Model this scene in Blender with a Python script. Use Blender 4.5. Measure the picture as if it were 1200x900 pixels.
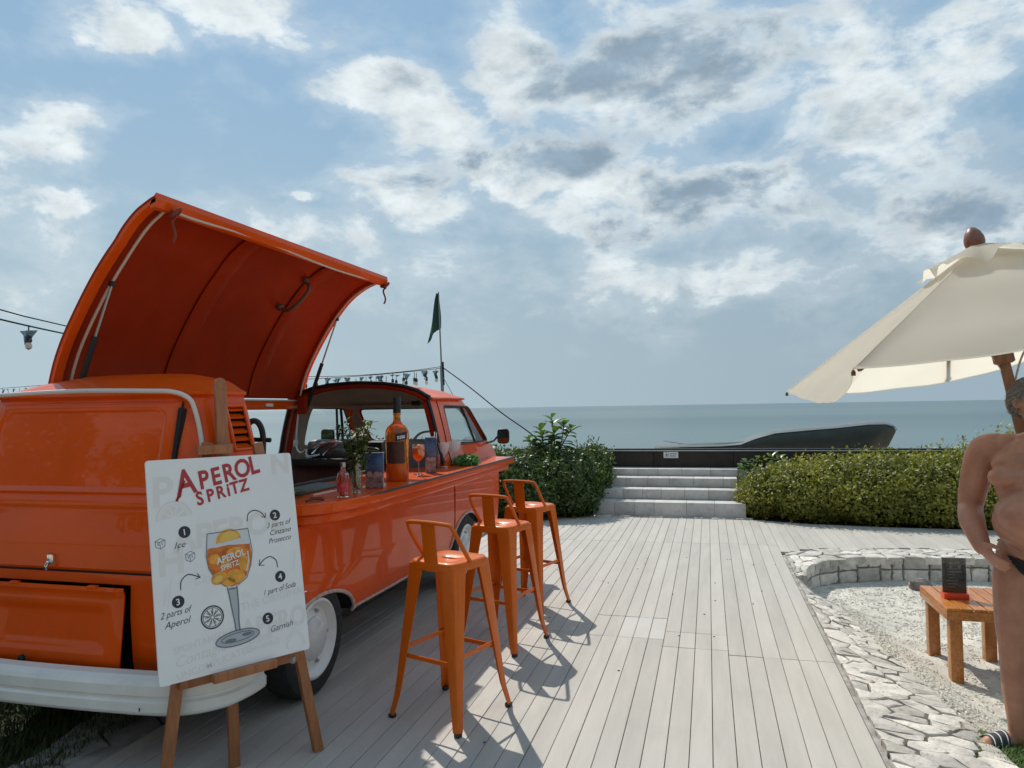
import bpy, bmesh, random
import numpy as np
from math import *
from mathutils import Vector, Matrix, noise as mnoise

random.seed(11)
SC = bpy.context.scene
COL = SC.collection
for o in list(bpy.data.objects):
    bpy.data.objects.remove(o, do_unlink=True)

# ------------------------------------------------------------------ camera
def set_camera():
    yaw, pitch, roll = radians(15.1), atan(27.5 / 850), radians(0.9)
    F = Vector((-sin(yaw) * cos(pitch), cos(yaw) * cos(pitch), sin(pitch)))
    R = Vector((cos(yaw), sin(yaw), 0))
    U = R.cross(F)
    R2 = R * cos(roll) - U * sin(roll)
    U2 = U * cos(roll) + R * sin(roll)
    cd = bpy.data.cameras.new('camera')
    cd.sensor_width = 36
    cd.lens = 36 * 850 / 1200
    cd.clip_start = 0.05
    cd.clip_end = 60000
    co = bpy.data.objects.new('camera', cd)
    COL.objects.link(co)
    M = Matrix((R2, U2, -F)).transposed().to_4x4()
    M.translation = Vector((0, 0, 1.55))
    co.matrix_world = M
    SC.camera = co
set_camera()

# ------------------------------------------------------------------ sky, sun, exposure
SUN_AZ, SUN_EL = radians(-37.5), radians(50.0)
SC.view_settings.view_transform = 'Standard'
SC.view_settings.look = 'None'
SC.view_settings.exposure = 0.28
SC.view_settings.gamma = 1.0

# clouds of this sky: azimuth from +Y, elevation, half sizes in radians, weight
CLOUDS = [(-0.756, 0.431, 0.067, 0.033, 1), (-0.641, 0.477, 0.119, 0.03, 1), (-0.852, 0.322, 0.073, 0.034, 0.95), (-0.805, 0.239, 0.039, 0.019, 0.8), (-0.855, 0.195, 0.104, 0.043, 0.55), (-0.863, 0.152, 0.103, 0.038, 0.5), (-0.463, 0.406, 0.087, 0.036, 1), (-0.371, 0.356, 0.101, 0.072, 1), (-0.244, 0.452, 0.083, 0.094, 1), (-0.057, 0.407, 0.244, 0.122, .92), (-0.18, 0.20, 0.34, 0.07, 0.42), (0.18, 0.17, 0.30, 0.06, 0.42), (-0.45, 0.19, 0.2, 0.05, 0.36), (-0.424, 0.301, 0.094, 0.038, 0.9), (-0.271, 0.295, 0.05, 0.026, 1), (-0.378, 0.264, 0.083, 0.029, 0.75), (-0.038, 0.259, 0.201, 0.062, .95), (-0.504, 0.232, 0.114, 0.044, 0.65), (0.196, 0.359, 0.108, 0.087, .85), (0.283, 0.233, 0.134, 0.089, .85), (-0.075, 0.161, 0.205, 0.038, 0.6), (0.119, 0.456, 0.079, 0.044, 0.7), (-0.554, 0.294, 0.024, 0.011, 0.7), (-0.211, 0.328, 0.129, 0.042, 0.9), (-0.514, 0.385, 0.034, 0.03, 0.6), (-0.308, 0.208, 0.106, 0.034, 0.4), (0.297, 0.392, 0.096, 0.059, 0.7)]
CORES = [(-0.063, 0.418, 0.205, 0.09, 1), (0.011, 0.241, 0.156, 0.045, 0.95), (0.301, 0.24, 0.11, 0.075, 0.8), (-0.324, 0.335, 0.083, 0.053, 0.5), (-0.4, 0.381, 0.071, 0.041, 0.45), (-0.21, 0.381, 0.106, 0.051, 0.6), (0.146, 0.328, 0.058, 0.039, 0.4), (-0.14, 0.357, 0.181, 0.051, 0.8)]


class NT:
    """tiny node-tree writer"""
    def __init__(s, tree):
        s.t = tree; s.n = tree.nodes; s.l = tree.links
    def new(s, typ, **kw):
        n = s.n.new(typ)
        for k, v in kw.items():
            setattr(n, k, v)
        return n
    def put(s, sock, v):
        if v is None: return
        if isinstance(v, bpy.types.NodeSocket): s.l.new(v, sock)
        else: sock.default_value = v
    def math(s, op, a, b=None, c=None, clamp=False):
        n = s.new('ShaderNodeMath', operation=op, use_clamp=clamp)
        s.put(n.inputs[0], a); s.put(n.inputs[1], b)
        if c is not None: s.put(n.inputs[2], c)
        return n.outputs[0]
    def vmath(s, op, a, b=None, out=0):
        n = s.new('ShaderNodeVectorMath', operation=op)
        s.put(n.inputs[0], a); s.put(n.inputs[1], b)
        return n.outputs[out]
    def ramp(s, f, f0, f1, t0, t1, smooth=True):
        n = s.new('ShaderNodeMapRange', interpolation_type='SMOOTHSTEP' if smooth else 'LINEAR')
        s.put(n.inputs[0], f)
        for i, v in enumerate((f0, f1, t0, t1)): s.put(n.inputs[1 + i], v)
        return n.outputs[0]
    def noise(s, vec, scale, detail=4, rough=.55, dist=0, out='Fac'):
        n = s.new('ShaderNodeTexNoise')
        s.put(n.inputs['Vector'], vec)
        n.inputs['Scale'].default_value = scale
        n.inputs['Detail'].default_value = detail
        n.inputs['Roughness'].default_value = rough
        n.inputs['Distortion'].default_value = dist
        return n.outputs[out]
    def mix(s, f, a, b, blend='MIX'):
        n = s.new('ShaderNodeMix', data_type='RGBA', blend_type=blend)
        s.put(n.inputs['Factor'], f)
        s.put(n.inputs[6], a if isinstance(a, bpy.types.NodeSocket) else (*a, 1))
        s.put(n.inputs[7], b if isinstance(b, bpy.types.NodeSocket) else (*b, 1))
        return n.outputs[2]


def build_world():
    w = bpy.data.worlds.new('World')
    SC.world = w
    w.use_nodes = True
    t = NT(w.node_tree)
    t.n.clear()
    out = t.new('ShaderNodeOutputWorld')
    bg = t.new('ShaderNodeBackground')
    bg.inputs['Strength'].default_value = 0.1
    t.l.new(bg.outputs[0], out.inputs[0])
    sky = t.new('ShaderNodeTexSky', sky_type='NISHITA', sun_disc=False)
    sky.sun_elevation = SUN_EL
    sky.sun_rotation = SUN_AZ
    sky.air_density = 1.0
    sky.dust_density = 1.2
    sky.ozone_density = 1.6
    tc = t.new('ShaderNodeTexCoord')
    d = tc.outputs['Generated']
    sep = t.new('ShaderNodeSeparateXYZ')
    t.l.new(d, sep.inputs[0])
    x, y, z = sep.outputs
    az = t.math('ARCTAN2', x, y)
    el = t.math('ARCSINE', z)
    ae = t.new('ShaderNodeCombineXYZ')
    t.l.new(az, ae.inputs[0]); t.l.new(el, ae.inputs[1])
    zz = t.math('ADD', t.math('MAXIMUM', z, 0.0), 0.75)
    pl = t.new('ShaderNodeCombineXYZ')
    t.l.new(t.math('DIVIDE', x, zz), pl.inputs[0])
    t.l.new(t.math('DIVIDE', y, zz), pl.inputs[1])
    t.l.new(t.math('MULTIPLY', z, 1.2), pl.inputs[2])
    # warp so that cloud outlines billow
    wn = t.noise(pl.outputs[0], 5.0, 8, .62, 0, 'Color')
    wv = t.vmath('SCALE', t.vmath('SUBTRACT', wn, (.5, .5, .5)), None)
    wv.node.inputs['Scale'].default_value = 0.15
    p = t.vmath('ADD', ae.outputs[0], wv)
    def field(L):
        acc = None
        for a, e, sa, se, wt in L:
            q = t.vmath('MULTIPLY', t.vmath('SUBTRACT', p, (a, e, 0)), (1 / sa, 1 / se, 0))
            ln = t.vmath('LENGTH', q, None, 1)
            v = t.ramp(ln, 0.1, 1.75, wt, 0.0)
            acc = v if acc is None else t.math('MAXIMUM', acc, v)
        return acc
    blobs = field(CLOUDS)
    cores = field(CORES)
    q0 = pl.outputs[0]
    toward = t.vmath('ADD', q0, (sin(SUN_AZ) * .0, cos(SUN_AZ) * -.03, .045))        # one step towards the sun on the cloud layer
    n1 = t.noise(q0, 8.5, 12, .60, .2)
    n1s = t.noise(toward, 8.5, 6, .60, .2)
    n2 = t.noise(q0, 2.4, 4, .5, 0)
    far = t.ramp(t.math('ABSOLUTE', t.math('ADD', az, 0.26)), 0.75, 1.2, 0, 1)      # sky beyond the clouds listed: the same kind of broken cloud
    gen = t.math('MULTIPLY', t.ramp(n2, .44, .62, 0, .9), t.math('MAXIMUM', far, t.ramp(el, .5, .8, 0, .8)))
    blobs = t.math('MAXIMUM', blobs, gen)
    dens = t.math('ADD', blobs, t.math('MULTIPLY', t.math('SUBTRACT', n1, .5), 2.5))
    alpha = t.ramp(dens, .32, .86, 0, 1)
    thin = t.ramp(dens, -.05, .6, 0, .28)
    alpha = t.math('MAXIMUM', alpha, thin)
    low = t.ramp(el, 0.02, 0.15, 0, 1)
    alpha = t.math('MULTIPLY', alpha, low)
    relief = t.math('MULTIPLY', t.math('SUBTRACT', n1, n1s), 3.0)                    # the side turned from the sun is greyer
    core = t.math('ADD', t.math('MAXIMUM', cores, t.math('MULTIPLY', gen, .6)), relief)
    core = t.math('MULTIPLY', t.ramp(core, -.1, 1.2, 0, .86), t.ramp(dens, .42, 1.1, 0.1, 1))
    ccol = t.mix(core, (6.7, 7.3, 7.5), (1.8, 2.75, 3.7))
    wisp = t.ramp(t.noise(q0, 18, 8, .62, .2), .3, .7, .86, 1.06)
    ccol = t.mix(1.0, ccol, wisp, 'MULTIPLY')
    # haze towards the horizon
    hz = t.ramp(el, 0.02, 0.5, 0, 1)
    veil = t.ramp(az, -0.9, 0.45, 0, 1)
    horizon = t.mix(veil, (3.75, 4.75, 5.25), (2.75, 3.6, 4.2))
    upper = t.mix(.86, sky.outputs[0], (1.95, 3.5, 5.05))
    base = t.mix(hz, horizon, upper)
    col = t.mix(alpha, base, ccol)
    t.l.new(col, bg.inputs[0])
build_world()

sd = bpy.data.lights.new('sun', 'SUN')
sd.energy = 3.4
sd.angle = radians(0.55)
sd.color = (1.0, 0.95, 0.87)
so = bpy.data.objects.new('sun', sd)
COL.objects.link(so)
sdir = Vector((sin(SUN_AZ) * cos(SUN_EL), cos(SUN_AZ) * cos(SUN_EL), sin(SUN_EL)))
so.rotation_euler = sdir.to_track_quat('Z', 'Y').to_euler()
so.location = sdir * 50

# ------------------------------------------------------------------ materials
MATS = {}
def mat(name, col, rough=.5, metal=0, coat=0, var=0, vscale=4, stretch=(1, 1, 1), bump=0, bscale=40, isl=None, rnd=0,
        spec=.5, trans=0, ior=1.45, alpha=1, col2=None, speck=None, emit=None, sheen=0, coat_rough=.05, sub=0, bdist=.01, objrand=False):
    if name in MATS: return MATS[name]
    m = bpy.data.materials.new(name)
    m.use_nodes = True
    t = NT(m.node_tree)
    b = t.n['Principled BSDF']
    b.inputs['Base Color'].default_value = (*col, 1)
    b.inputs['Roughness'].default_value = rough
    b.inputs['Metallic'].default_value = metal
    b.inputs['Coat Weight'].default_value = coat
    b.inputs['Coat Roughness'].default_value = coat_rough
    b.inputs['Specular IOR Level'].default_value = spec
    b.inputs['Transmission Weight'].default_value = trans
    b.inputs['IOR'].default_value = ior
    b.inputs['Alpha'].default_value = alpha
    if sheen: b.inputs['Sheen Weight'].default_value = sheen
    if sub:
        b.inputs['Subsurface Weight'].default_value = sub
        b.inputs['Subsurface Radius'].default_value = (.012, .005, .003)
        b.inputs['Subsurface Scale'].default_value = 1
    geo = t.new('ShaderNodeNewGeometry')
    pos = geo.outputs['Position']
    if stretch != (1, 1, 1):
        pos = t.vmath('MULTIPLY', pos, stretch)
    if objrand:
        oi = t.new('ShaderNodeObjectInfo')
        sc = t.vmath('SCALE', (37.0, 91.0, 13.0)); t.l.new(oi.outputs['Random'], sc.node.inputs['Scale'])
        pos = t.vmath('ADD', pos, sc)
    c = None
    if var:
        n = t.noise(pos, vscale, 6, .6, .2)
        c2 = col2 or tuple(min(1, v * (1 + var)) for v in col)
        c1 = tuple(v * (1 - var) for v in col) if not col2 else col
        c = t.mix(t.ramp(n, .3, .7, 0, 1, False), c1, c2)
        r = t.ramp(t.noise(pos, vscale * 2.3, 4, .6), .3, .7, rough * .8, min(1, rough * 1.2), False)
        t.l.new(r, b.inputs['Roughness'])
    if isl:
        f = t.ramp(geo.outputs['Random Per Island'], 0, 1, 0, 1, False)
        c = t.mix(f, c if c else col, isl)
    if speck:
        sc_, amt, scol = speck
        n = t.noise(geo.outputs['Position'], sc_, 3, .7)
        c = t.mix(t.ramp(n, .58, .7, 0, amt), c if c else col, scol)
    if rnd:
        oi = t.new('ShaderNodeObjectInfo')
        k = t.ramp(oi.outputs['Random'], 0, 1, 1 - rnd, 1 + rnd, False)
        c = t.mix(1.0, c if c else col, k, 'MULTIPLY')
    if c: t.l.new(c, b.inputs['Base Color'])
    if bump:
        bn = t.new('ShaderNodeBump')
        bn.inputs['Strength'].default_value = bump
        bn.inputs['Distance'].default_value = bdist
        t.l.new(t.noise(pos, bscale, 6, .65), bn.inputs['Height'])
        t.l.new(bn.outputs[0], b.inputs['Normal'])
    if emit:
        b.inputs['Emission Color'].default_value = (*emit[0], 1)
        b.inputs['Emission Strength'].default_value = emit[1]
    MATS[name] = m
    return m

def pane(name, tint, gloss=.12):
    """thin clear sheet: lets light straight through, mirrors a little"""
    if name in MATS: return MATS[name]
    m = bpy.data.materials.new(name); m.use_nodes = True
    t = NT(m.node_tree); t.n.clear()
    o = t.new('ShaderNodeOutputMaterial')
    tr = t.new('ShaderNodeBsdfTransparent'); tr.inputs[0].default_value = (*tint, 1)
    gl = t.new('ShaderNodeBsdfGlossy'); gl.inputs['Roughness'].default_value = .03
    lw = t.new('ShaderNodeLayerWeight'); lw.inputs[0].default_value = .5
    f = t.math('ADD', t.math('MULTIPLY', t.math('POWER', lw.outputs['Facing'], 4.0), .7), .02 + gloss * .3)
    mx = t.new('ShaderNodeMixShader')
    t.l.new(f, mx.inputs[0]); t.l.new(tr.outputs[0], mx.inputs[1]); t.l.new(gl.outputs[0], mx.inputs[2])
    t.l.new(mx.outputs[0], o.inputs[0])
    MATS[name] = m
    return m

# ------------------------------------------------------------------ mesh helpers
ORG = {}
def V3(p): return Vector(p)

class MB:
    def __init__(s):
        s.v = []; s.f = []; s.m = []; s.mi = 0
    def add(s, vs, fs, mi=None):
        k = len(s.v)
        s.v.extend([tuple(p) for p in vs])
        for f in fs:
            s.f.append(tuple(i + k for i in f)); s.m.append(s.mi if mi is None else mi)
    def box(s, c, d, R=None, mi=None):
        c = Vector(c); vs = []
        for sx in (-.5, .5):
            for sy in (-.5, .5):
                for sz in (-.5, .5):
                    p = Vector((sx * d[0], sy * d[1], sz * d[2]))
                    vs.append(c + (R @ p if R is not None else p))
        s.add(vs, [(0, 1, 3, 2), (4, 6, 7, 5), (0, 4, 5, 1), (2, 3, 7, 6), (0, 2, 6, 4), (1, 5, 7, 3)], mi)
        return s
    def beam(s, a, b, w, h, up=(0, 0, 1), w2=None, h2=None, mi=None):
        """tapered rectangular bar from a to b"""
        a, b = Vector(a), Vector(b)
        z = (b - a).normalized()
        x = z.cross(Vector(up)).normalized(); y = x.cross(z)
        w2 = w if w2 is None else w2; h2 = h if h2 is None else h2
        vs = [a + x * i * w / 2 + y * j * h / 2 for i, j in ((-1, -1), (1, -1), (1, 1), (-1, 1))] + \
             [b + x * i * w2 / 2 + y * j * h2 / 2 for i, j in ((-1, -1), (1, -1), (1, 1), (-1, 1))]
        s.add(vs, [(3, 2, 1, 0), (4, 5, 6, 7), (0, 1, 5, 4), (1, 2, 6, 5), (2, 3, 7, 6), (3, 0, 4, 7)], mi)
        return s
    def tube(s, pts, r, n=8, closed=False, mi=None, flat=1.0):
        pts = [Vector(p) for p in pts]; N = len(pts)
        rs = list(r) if isinstance(r, (list, tuple)) else [r] * N
        tg = []
        for i in range(N):
            a = pts[i - 1] if (i or closed) else pts[0]
            b = pts[(i + 1) % N] if (i < N - 1 or closed) else pts[-1]
            d = b - a
            tg.append(d.normalized() if d.length > 1e-9 else Vector((0, 0, 1)))
        u = tg[0].orthogonal().normalized()
        rings = []
        for i in range(N):
            u = (u - tg[i] * u.dot(tg[i]))
            u = u.normalized() if u.length > 1e-6 else tg[i].orthogonal().normalized()
            w = tg[i].cross(u)
            rings.append([pts[i] + (u * cos(2 * pi * k / n) + w * sin(2 * pi * k / n) * flat) * rs[i] for k in range(n)])
        s.loft(rings, caps=not closed, close=closed, mi=mi)
        return s
    def loft(s, rings, caps=True, close=False, mi=None):
        n = len(rings[0]); N = len(rings)
        vs = [p for r in rings for p in r]; fs = []
        for i in range(N if close else N - 1):
            j = (i + 1) % N
            for k in range(n):
                l = (k + 1) % n
                fs.append((i * n + k, i * n + l, j * n + l, j * n + k))
        if caps and not close:
            fs.append(tuple(range(n))[::-1]); fs.append(tuple((N - 1) * n + k for k in range(n)))
        s.add(vs, fs, mi); return s
    def lathe(s, prof, n=20, c=(0, 0, 0), axis=None, mi=None):
        c = Vector(c); R = axis if axis is not None else Matrix.Identity(3)
        rings = []
        for r, z in prof:
            r = max(r, 1e-4)
            rings.append([c + R @ Vector((r * cos(2 * pi * k / n), r * sin(2 * pi * k / n), z)) for k in range(n)])
        s.loft(rings, mi=mi); return s
    def grid(s, P, mi=None):
        """P: rows of points"""
        h, w = len(P), len(P[0])
        s.add([p for r in P for p in r], [(i * w + j, i * w + j + 1, (i + 1) * w + j + 1, (i + 1) * w + j) for i in range(h - 1) for j in range(w - 1)], mi)
        return s
    def sheet(s, P, th, nrm=None, mi=None):
        """grid with thickness th along per-point normals (or one given normal)"""
        h, w = len(P), len(P[0])
        P = [[Vector(p) for p in r] for r in P]
        Q = []
        for i in range(h):
            row = []
            for j in range(w):
                if nrm is not None: nn = Vector(nrm)
                else:
                    a = P[min(i + 1, h - 1)][j] - P[max(i - 1, 0)][j]; b = P[i][min(j + 1, w - 1)] - P[i][max(j - 1, 0)]
                    nn = a.cross(b); nn = nn.normalized() if nn.length > 1e-12 else Vector((0, 0, 1))
                row.append(P[i][j] + nn * th)
            Q.append(row)
        k = h * w; fs = []
        for i in range(h - 1):
            for j in range(w - 1):
                a = i * w + j
                fs.append((a, a + 1, a + w + 1, a + w)); fs.append((k + a + w, k + a + w + 1, k + a + 1, k + a))
        for j in range(w - 1):
            fs.append((j + 1, j, k + j, k + j + 1)); a = (h - 1) * w + j; fs.append((a, a + 1, k + a + 1, k + a))
        for i in range(h - 1):
            a = i * w; fs.append((a, a + w, k + a + w, k + a)); a = i * w + w - 1; fs.append((a + w, a, k + a, k + a + w))
        s.add([p for r in P for p in r] + [p for r in Q for p in r], fs, mi); return s
    def prism(s, poly, z0, z1, mi=None):
        n = len(poly)
        s.add([(p[0], p[1], z0) for p in poly] + [(p[0], p[1], z1) for p in poly],
              [tuple(range(n))[::-1], tuple(range(n, 2 * n))] + [(i, (i + 1) % n, n + (i + 1) % n, n + i) for i in range(n)], mi)
        return s
    def xform(s, M):
        s.v = [tuple(M @ Vector(p)) for p in s.v]; return s
    def build(s, name, mats, parent=None, smooth=30, bevel=0, seg=2, recalc=True, org=None, kind=None, label=None):
        if not isinstance(mats, (list, tuple)): mats = [mats]
        o_ = Vector(org) if org is not None else (ORG.get(parent.name, Vector()) if parent else Vector())
        me = bpy.data.meshes.new(name)
        me.from_pydata([tuple(Vector(p) - o_) for p in s.v] if o_.length else s.v, [], s.f)
        for m in mats: me.materials.append(m)
        if any(s.m): me.polygons.foreach_set('material_index', s.m)
        if recalc or bevel:
            bm = bmesh.new(); bm.from_mesh(me)
            if recalc: bmesh.ops.recalc_face_normals(bm, faces=bm.faces)
            if bevel:
                es = [e for e in bm.edges if len(e.link_faces) == 2 and e.calc_face_angle(0) > radians(30)]
                bmesh.ops.bevel(bm, geom=es, offset=bevel, segments=seg, affect='EDGES', profile=.6, clamp_overlap=True)
            bm.to_mesh(me); bm.free()
        if smooth:
            me.shade_smooth(); me.set_sharp_from_angle(angle=radians(smooth))
        me.update()
        o = bpy.data.objects.new(name, me)
        COL.objects.link(o)
        if parent: o.parent = parent
        if org is not None and not parent: o.location = o_
        ORG[o.name] = o_
        if kind: o['kind'] = kind
        if label: o['label'] = label
        return o

def tag(o, label, cat, group=None):
    o['label'] = label; o['category'] = cat
    if group: o['group'] = group
    return o
def thing(name, label, cat, loc=(0, 0, 0), rz=0, group=None):
    o = bpy.data.objects.new(name, None); COL.objects.link(o)
    o.empty_display_size = .1
    o.location = loc; o.rotation_euler = (0, 0, rz)
    ORG[o.name] = Vector(loc)
    return tag(o, label, cat, group)
def copy_tree(o, parent=None):
    c = o.copy(); COL.objects.link(c)
    if parent: c.parent = parent
    for ch in list(o.children): copy_tree(ch, c)
    return c
def structure(o):
    o['kind'] = 'structure'; return o
def rot_z(a): return Matrix.Rotation(a, 3, 'Z')
def bez(pts, n=8, closed=False):
    """Catmull-Rom through pts"""
    P = [Vector(p) for p in pts]; out = []
    N = len(P)
    for i in range(N - (0 if closed else 1)):
        p0 = P[i - 1] if (i or closed) else P[0]; p1 = P[i]; p2 = P[(i + 1) % N]
        p3 = P[(i + 2) % N] if (closed or i + 2 < N) else P[-1]
        for k in range(n):
            t = k / n
            out.append(.5 * ((2 * p1) + (-p0 + p2) * t + (2 * p0 - 5 * p1 + 4 * p2 - p3) * t * t + (-p0 + 3 * p1 - 3 * p2 + p3) * t ** 3))
    if not closed: out.append(P[-1])
    return out
def lerp(a, b, t): return a + (b - a) * t
def interp(x, X, Y):
    return float(np.interp(x, X, Y))
def smooth01(a, b, x):
    t = max(0, min(1, (x - a) / (b - a))); return t * t * (3 - 2 * t)
def evaluated(o):
    dg = bpy.context.evaluated_depsgraph_get(); dg.update()
    return bpy.data.meshes.new_from_object(o.evaluated_get(dg))

# ================================================================== SETTING
M_SOIL = mat('soil', (.11, .09, .065), .95, var=.4, vscale=6, bump=.6, bscale=30)
M_SAND = mat('sand', (.50, .42, .31), .95, var=.15, vscale=.8, bump=.3, bscale=12)
M_DECK = mat('deck_board', (.43, .40, .355), .74, var=.085, vscale=1.3, stretch=(7, .9, 1), rnd=.065, bump=.14, bscale=30, speck=(1.9, .2, (.35, .315, .275)))
M_DECKNEW = mat('deck_board_new', (.475, .45, .41), .7, var=.06, vscale=3, bump=.08, bscale=30)
M_STONE = mat('pale_stone', (.54, .50, .445), .85, var=.26, vscale=8, rnd=.27, bump=.9, bscale=22, bdist=.016, speck=(17, .6, (.25, .235, .22)))
M_MORTAR = mat('mortar', (.42, .39, .345), .95, var=.35, vscale=20, bump=.8, bscale=60)
M_STEP = mat('step_stone', (.50, .475, .44), .72, var=.2, vscale=5, rnd=.10, bump=.3, bscale=30, speck=(11, .4, (.26, .25, .24)))
M_GRAVEL = mat('gravel_bed', (.60, .565, .49), .95, var=.25, vscale=4, bump=1, bscale=120, bdist=.01)
M_PEBBLE = mat('pebble', (.70, .67, .60), .9, isl=(.46, .42, .35), var=.2, vscale=30)

# terrain: level ground behind the steps, a slope to the beach, then the sea bed
def ground():
    xs = [-4000, -400, -60, -20, -8, 0, 8, 20, 60, 400, 4000]
    ys = [(-4000, -.45), (-300, -.45), (-30, -.45), (0, -.45), (8, -.45), (12.3, -.45), (13, -.9), (18, -1.02), (34, -1.2), (50, -1.75), (400, -8)]
    b = MB(); b.grid([[(x, y, z) for x in xs] for y, z in ys])
    structure(b.build('ground', M_SAND, smooth=60))
ground()

def sea():
    m = bpy.data.materials.new('sea_water'); m.use_nodes = True
    t = NT(m.node_tree); b = t.n['Principled BSDF']
    b.inputs['Base Color'].default_value = (.055, .125, .125, 1)
    b.inputs['Roughness'].default_value = .32
    b.inputs['IOR'].default_value = 1.33
    geo = t.new('ShaderNodeNewGeometry'); pos = geo.outputs['Position']
    n0 = t.noise(t.vmath('MULTIPLY', pos, (.0016, .012, 1)), 1.0, 5, .6, .4)
    c = t.mix(t.ramp(n0, .35, .65, 0, 1), (.05, .098, .112), (.085, .145, .15))
    t.l.new(c, b.inputs['Base Color'])
    h = t.math('ADD', t.noise(t.vmath('MULTIPLY', pos, (.25, .8, 1)), 1.0, 6, .6), t.math('MULTIPLY', t.noise(t.vmath('MULTIPLY', pos, (.02, .07, 1)), 1.0, 4, .6), 3.0))
    bn = t.new('ShaderNodeBump'); bn.inputs['Strength'].default_value = .5; bn.inputs['Distance'].default_value = .12
    t.l.new(h, bn.inputs['Height']); t.l.new(bn.outputs[0], b.inputs['Normal'])
    mb = MB(); mb.grid([[(x, y, -1.25) for x in (-40000, -4000, -400, 0, 400, 4000, 40000)] for y in (38, 120, 600, 4000, 40000)])
    structure(mb.build('sea', m, smooth=0))
sea()

# -------- deck: boards in rows, joints open
DK_R = .695
deck = structure(MB().box((-.95, 5.9, -.055), (3.26, 9.0, .02)).build('deck', mat('joist_shadow', (.13, .12, .10), .9)))
BW = .1015
_plank_cache = {}
def plank(x, y0, y1, m=M_DECK, w=BW - .0032, name='board'):
    L = round(y1 - y0 - .004, 3)
    key = (L, m.name)
    if key not in _plank_cache:
        b = MB(); b.box((0, 0, -.0125), (w, L, .025))
        o = b.build(name, m, deck, bevel=.002, seg=1, org=(0, 0, 0))
        _plank_cache[key] = o.data
    else:
        o = bpy.data.objects.new(name, _plank_cache[key]); COL.objects.link(o); o.parent = deck
    o.location = (x, (y0 + y1) / 2, random.uniform(-.0012, .0012))
    return o
nb = 33
for i in range(nb):
    x = DK_R - BW * (i + .5)
    # main field: from behind the camera to the first joint, then to the far joint, then to the steps
    left = x < -2.6
    if -.86 < x < -.28:
        cuts = [1.4, 4.94, 5.42, 8.42, 10.22]; new = 1
    elif -.28 < x < .06:
        cuts = [1.4, 4.80, 5.12, 8.42, 10.22]; new = 0
    elif x < -.86:
        cuts = [1.4, 4.98, 8.40, 10.22]; new = 0
    else:
        cuts = [1.4, 4.72, 8.45, 10.22]; new = 0
    for a, c in zip(cuts, cuts[1:]):
        nw = new and abs(a - 4.94) < .01 and -.62 < x
        plank(x, a, c, M_DECKNEW if nw else M_DECK)
# the same decking carried on past the stone pit
for i in range(30):
    x = DK_R + BW * (i + .5)
    y0 = interp(x, [.69, .98, 1.36, 1.86, 2.25, 2.66, 4], [8.02, 8.28, 8.42, 8.52, 8.55, 8.6, 8.7])
    y1 = interp(x, [.6, 1.2, 2, 4], [10.2, 10.0, 9.9, 9.85])
    plank(x, y0 + random.uniform(-.03, .03), y1)
MB().box((2.2, 9.25, -.055), (3.04, 1.5, .02)).build('joist_bed', MATS['joist_shadow'], deck)
# nail heads and small litter on the boards
b = MB()
for _ in range(26):
    x, y = random.uniform(-1.6, .6), random.uniform(3.2, 8)
    b.lathe([(.0001, .0035), (.006, .003), (.007, .0)], 6, (x, y, .001))
b.build('nail_head', mat('dark_metal', (.05, .045, .04), .6), deck, smooth=0, kind='stuff')

# -------- voronoi flagstones laid in a strip
def clip(poly, a, c, d):
    out = []
    for i in range(len(poly)):
        p, q = poly[i], poly[(i + 1) % len(poly)]
        sp, sq = a * p[0] + c * p[1] - d, a * q[0] + c * q[1] - d
        if sp <= 0: out.append(p)
        if sp * sq < 0:
            t = sp / (sp - sq); out.append((lerp(p[0], q[0], t), lerp(p[1], q[1], t)))
    return out
def cells(L, W, n, rng, aspect=1.0):
    pts = []
    best = 0
    r = sqrt(L * W / n) * .72
    tries = 0
    while len(pts) < n and tries < 20000:
        tries += 1
        p = (rng.uniform(0, L), rng.uniform(0, W))
        k = rng.uniform(.55, 1.3)
        if all(((p[0] - q[0]) / aspect) ** 2 + (p[1] - q[1]) ** 2 > r * r * k for q in pts): pts.append(p)
        if tries % 800 == 0: r *= .9
    res = []
    for i, p in enumerate(pts):
        poly = [(0, 0), (L, 0), (L, W), (0, W)]
        for j, q in enumerate(pts):
            if i == j or abs(p[0] - q[0]) > r * 6: continue
            a, c = q[0] - p[0], q[1] - p[1]
            poly = clip(poly, a, c, (q[0] ** 2 + q[1] ** 2 - p[0] ** 2 - p[1] ** 2) / 2)
            if len(poly) < 3: break
        if len(poly) >= 3: res.append(poly)
    return res
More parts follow.
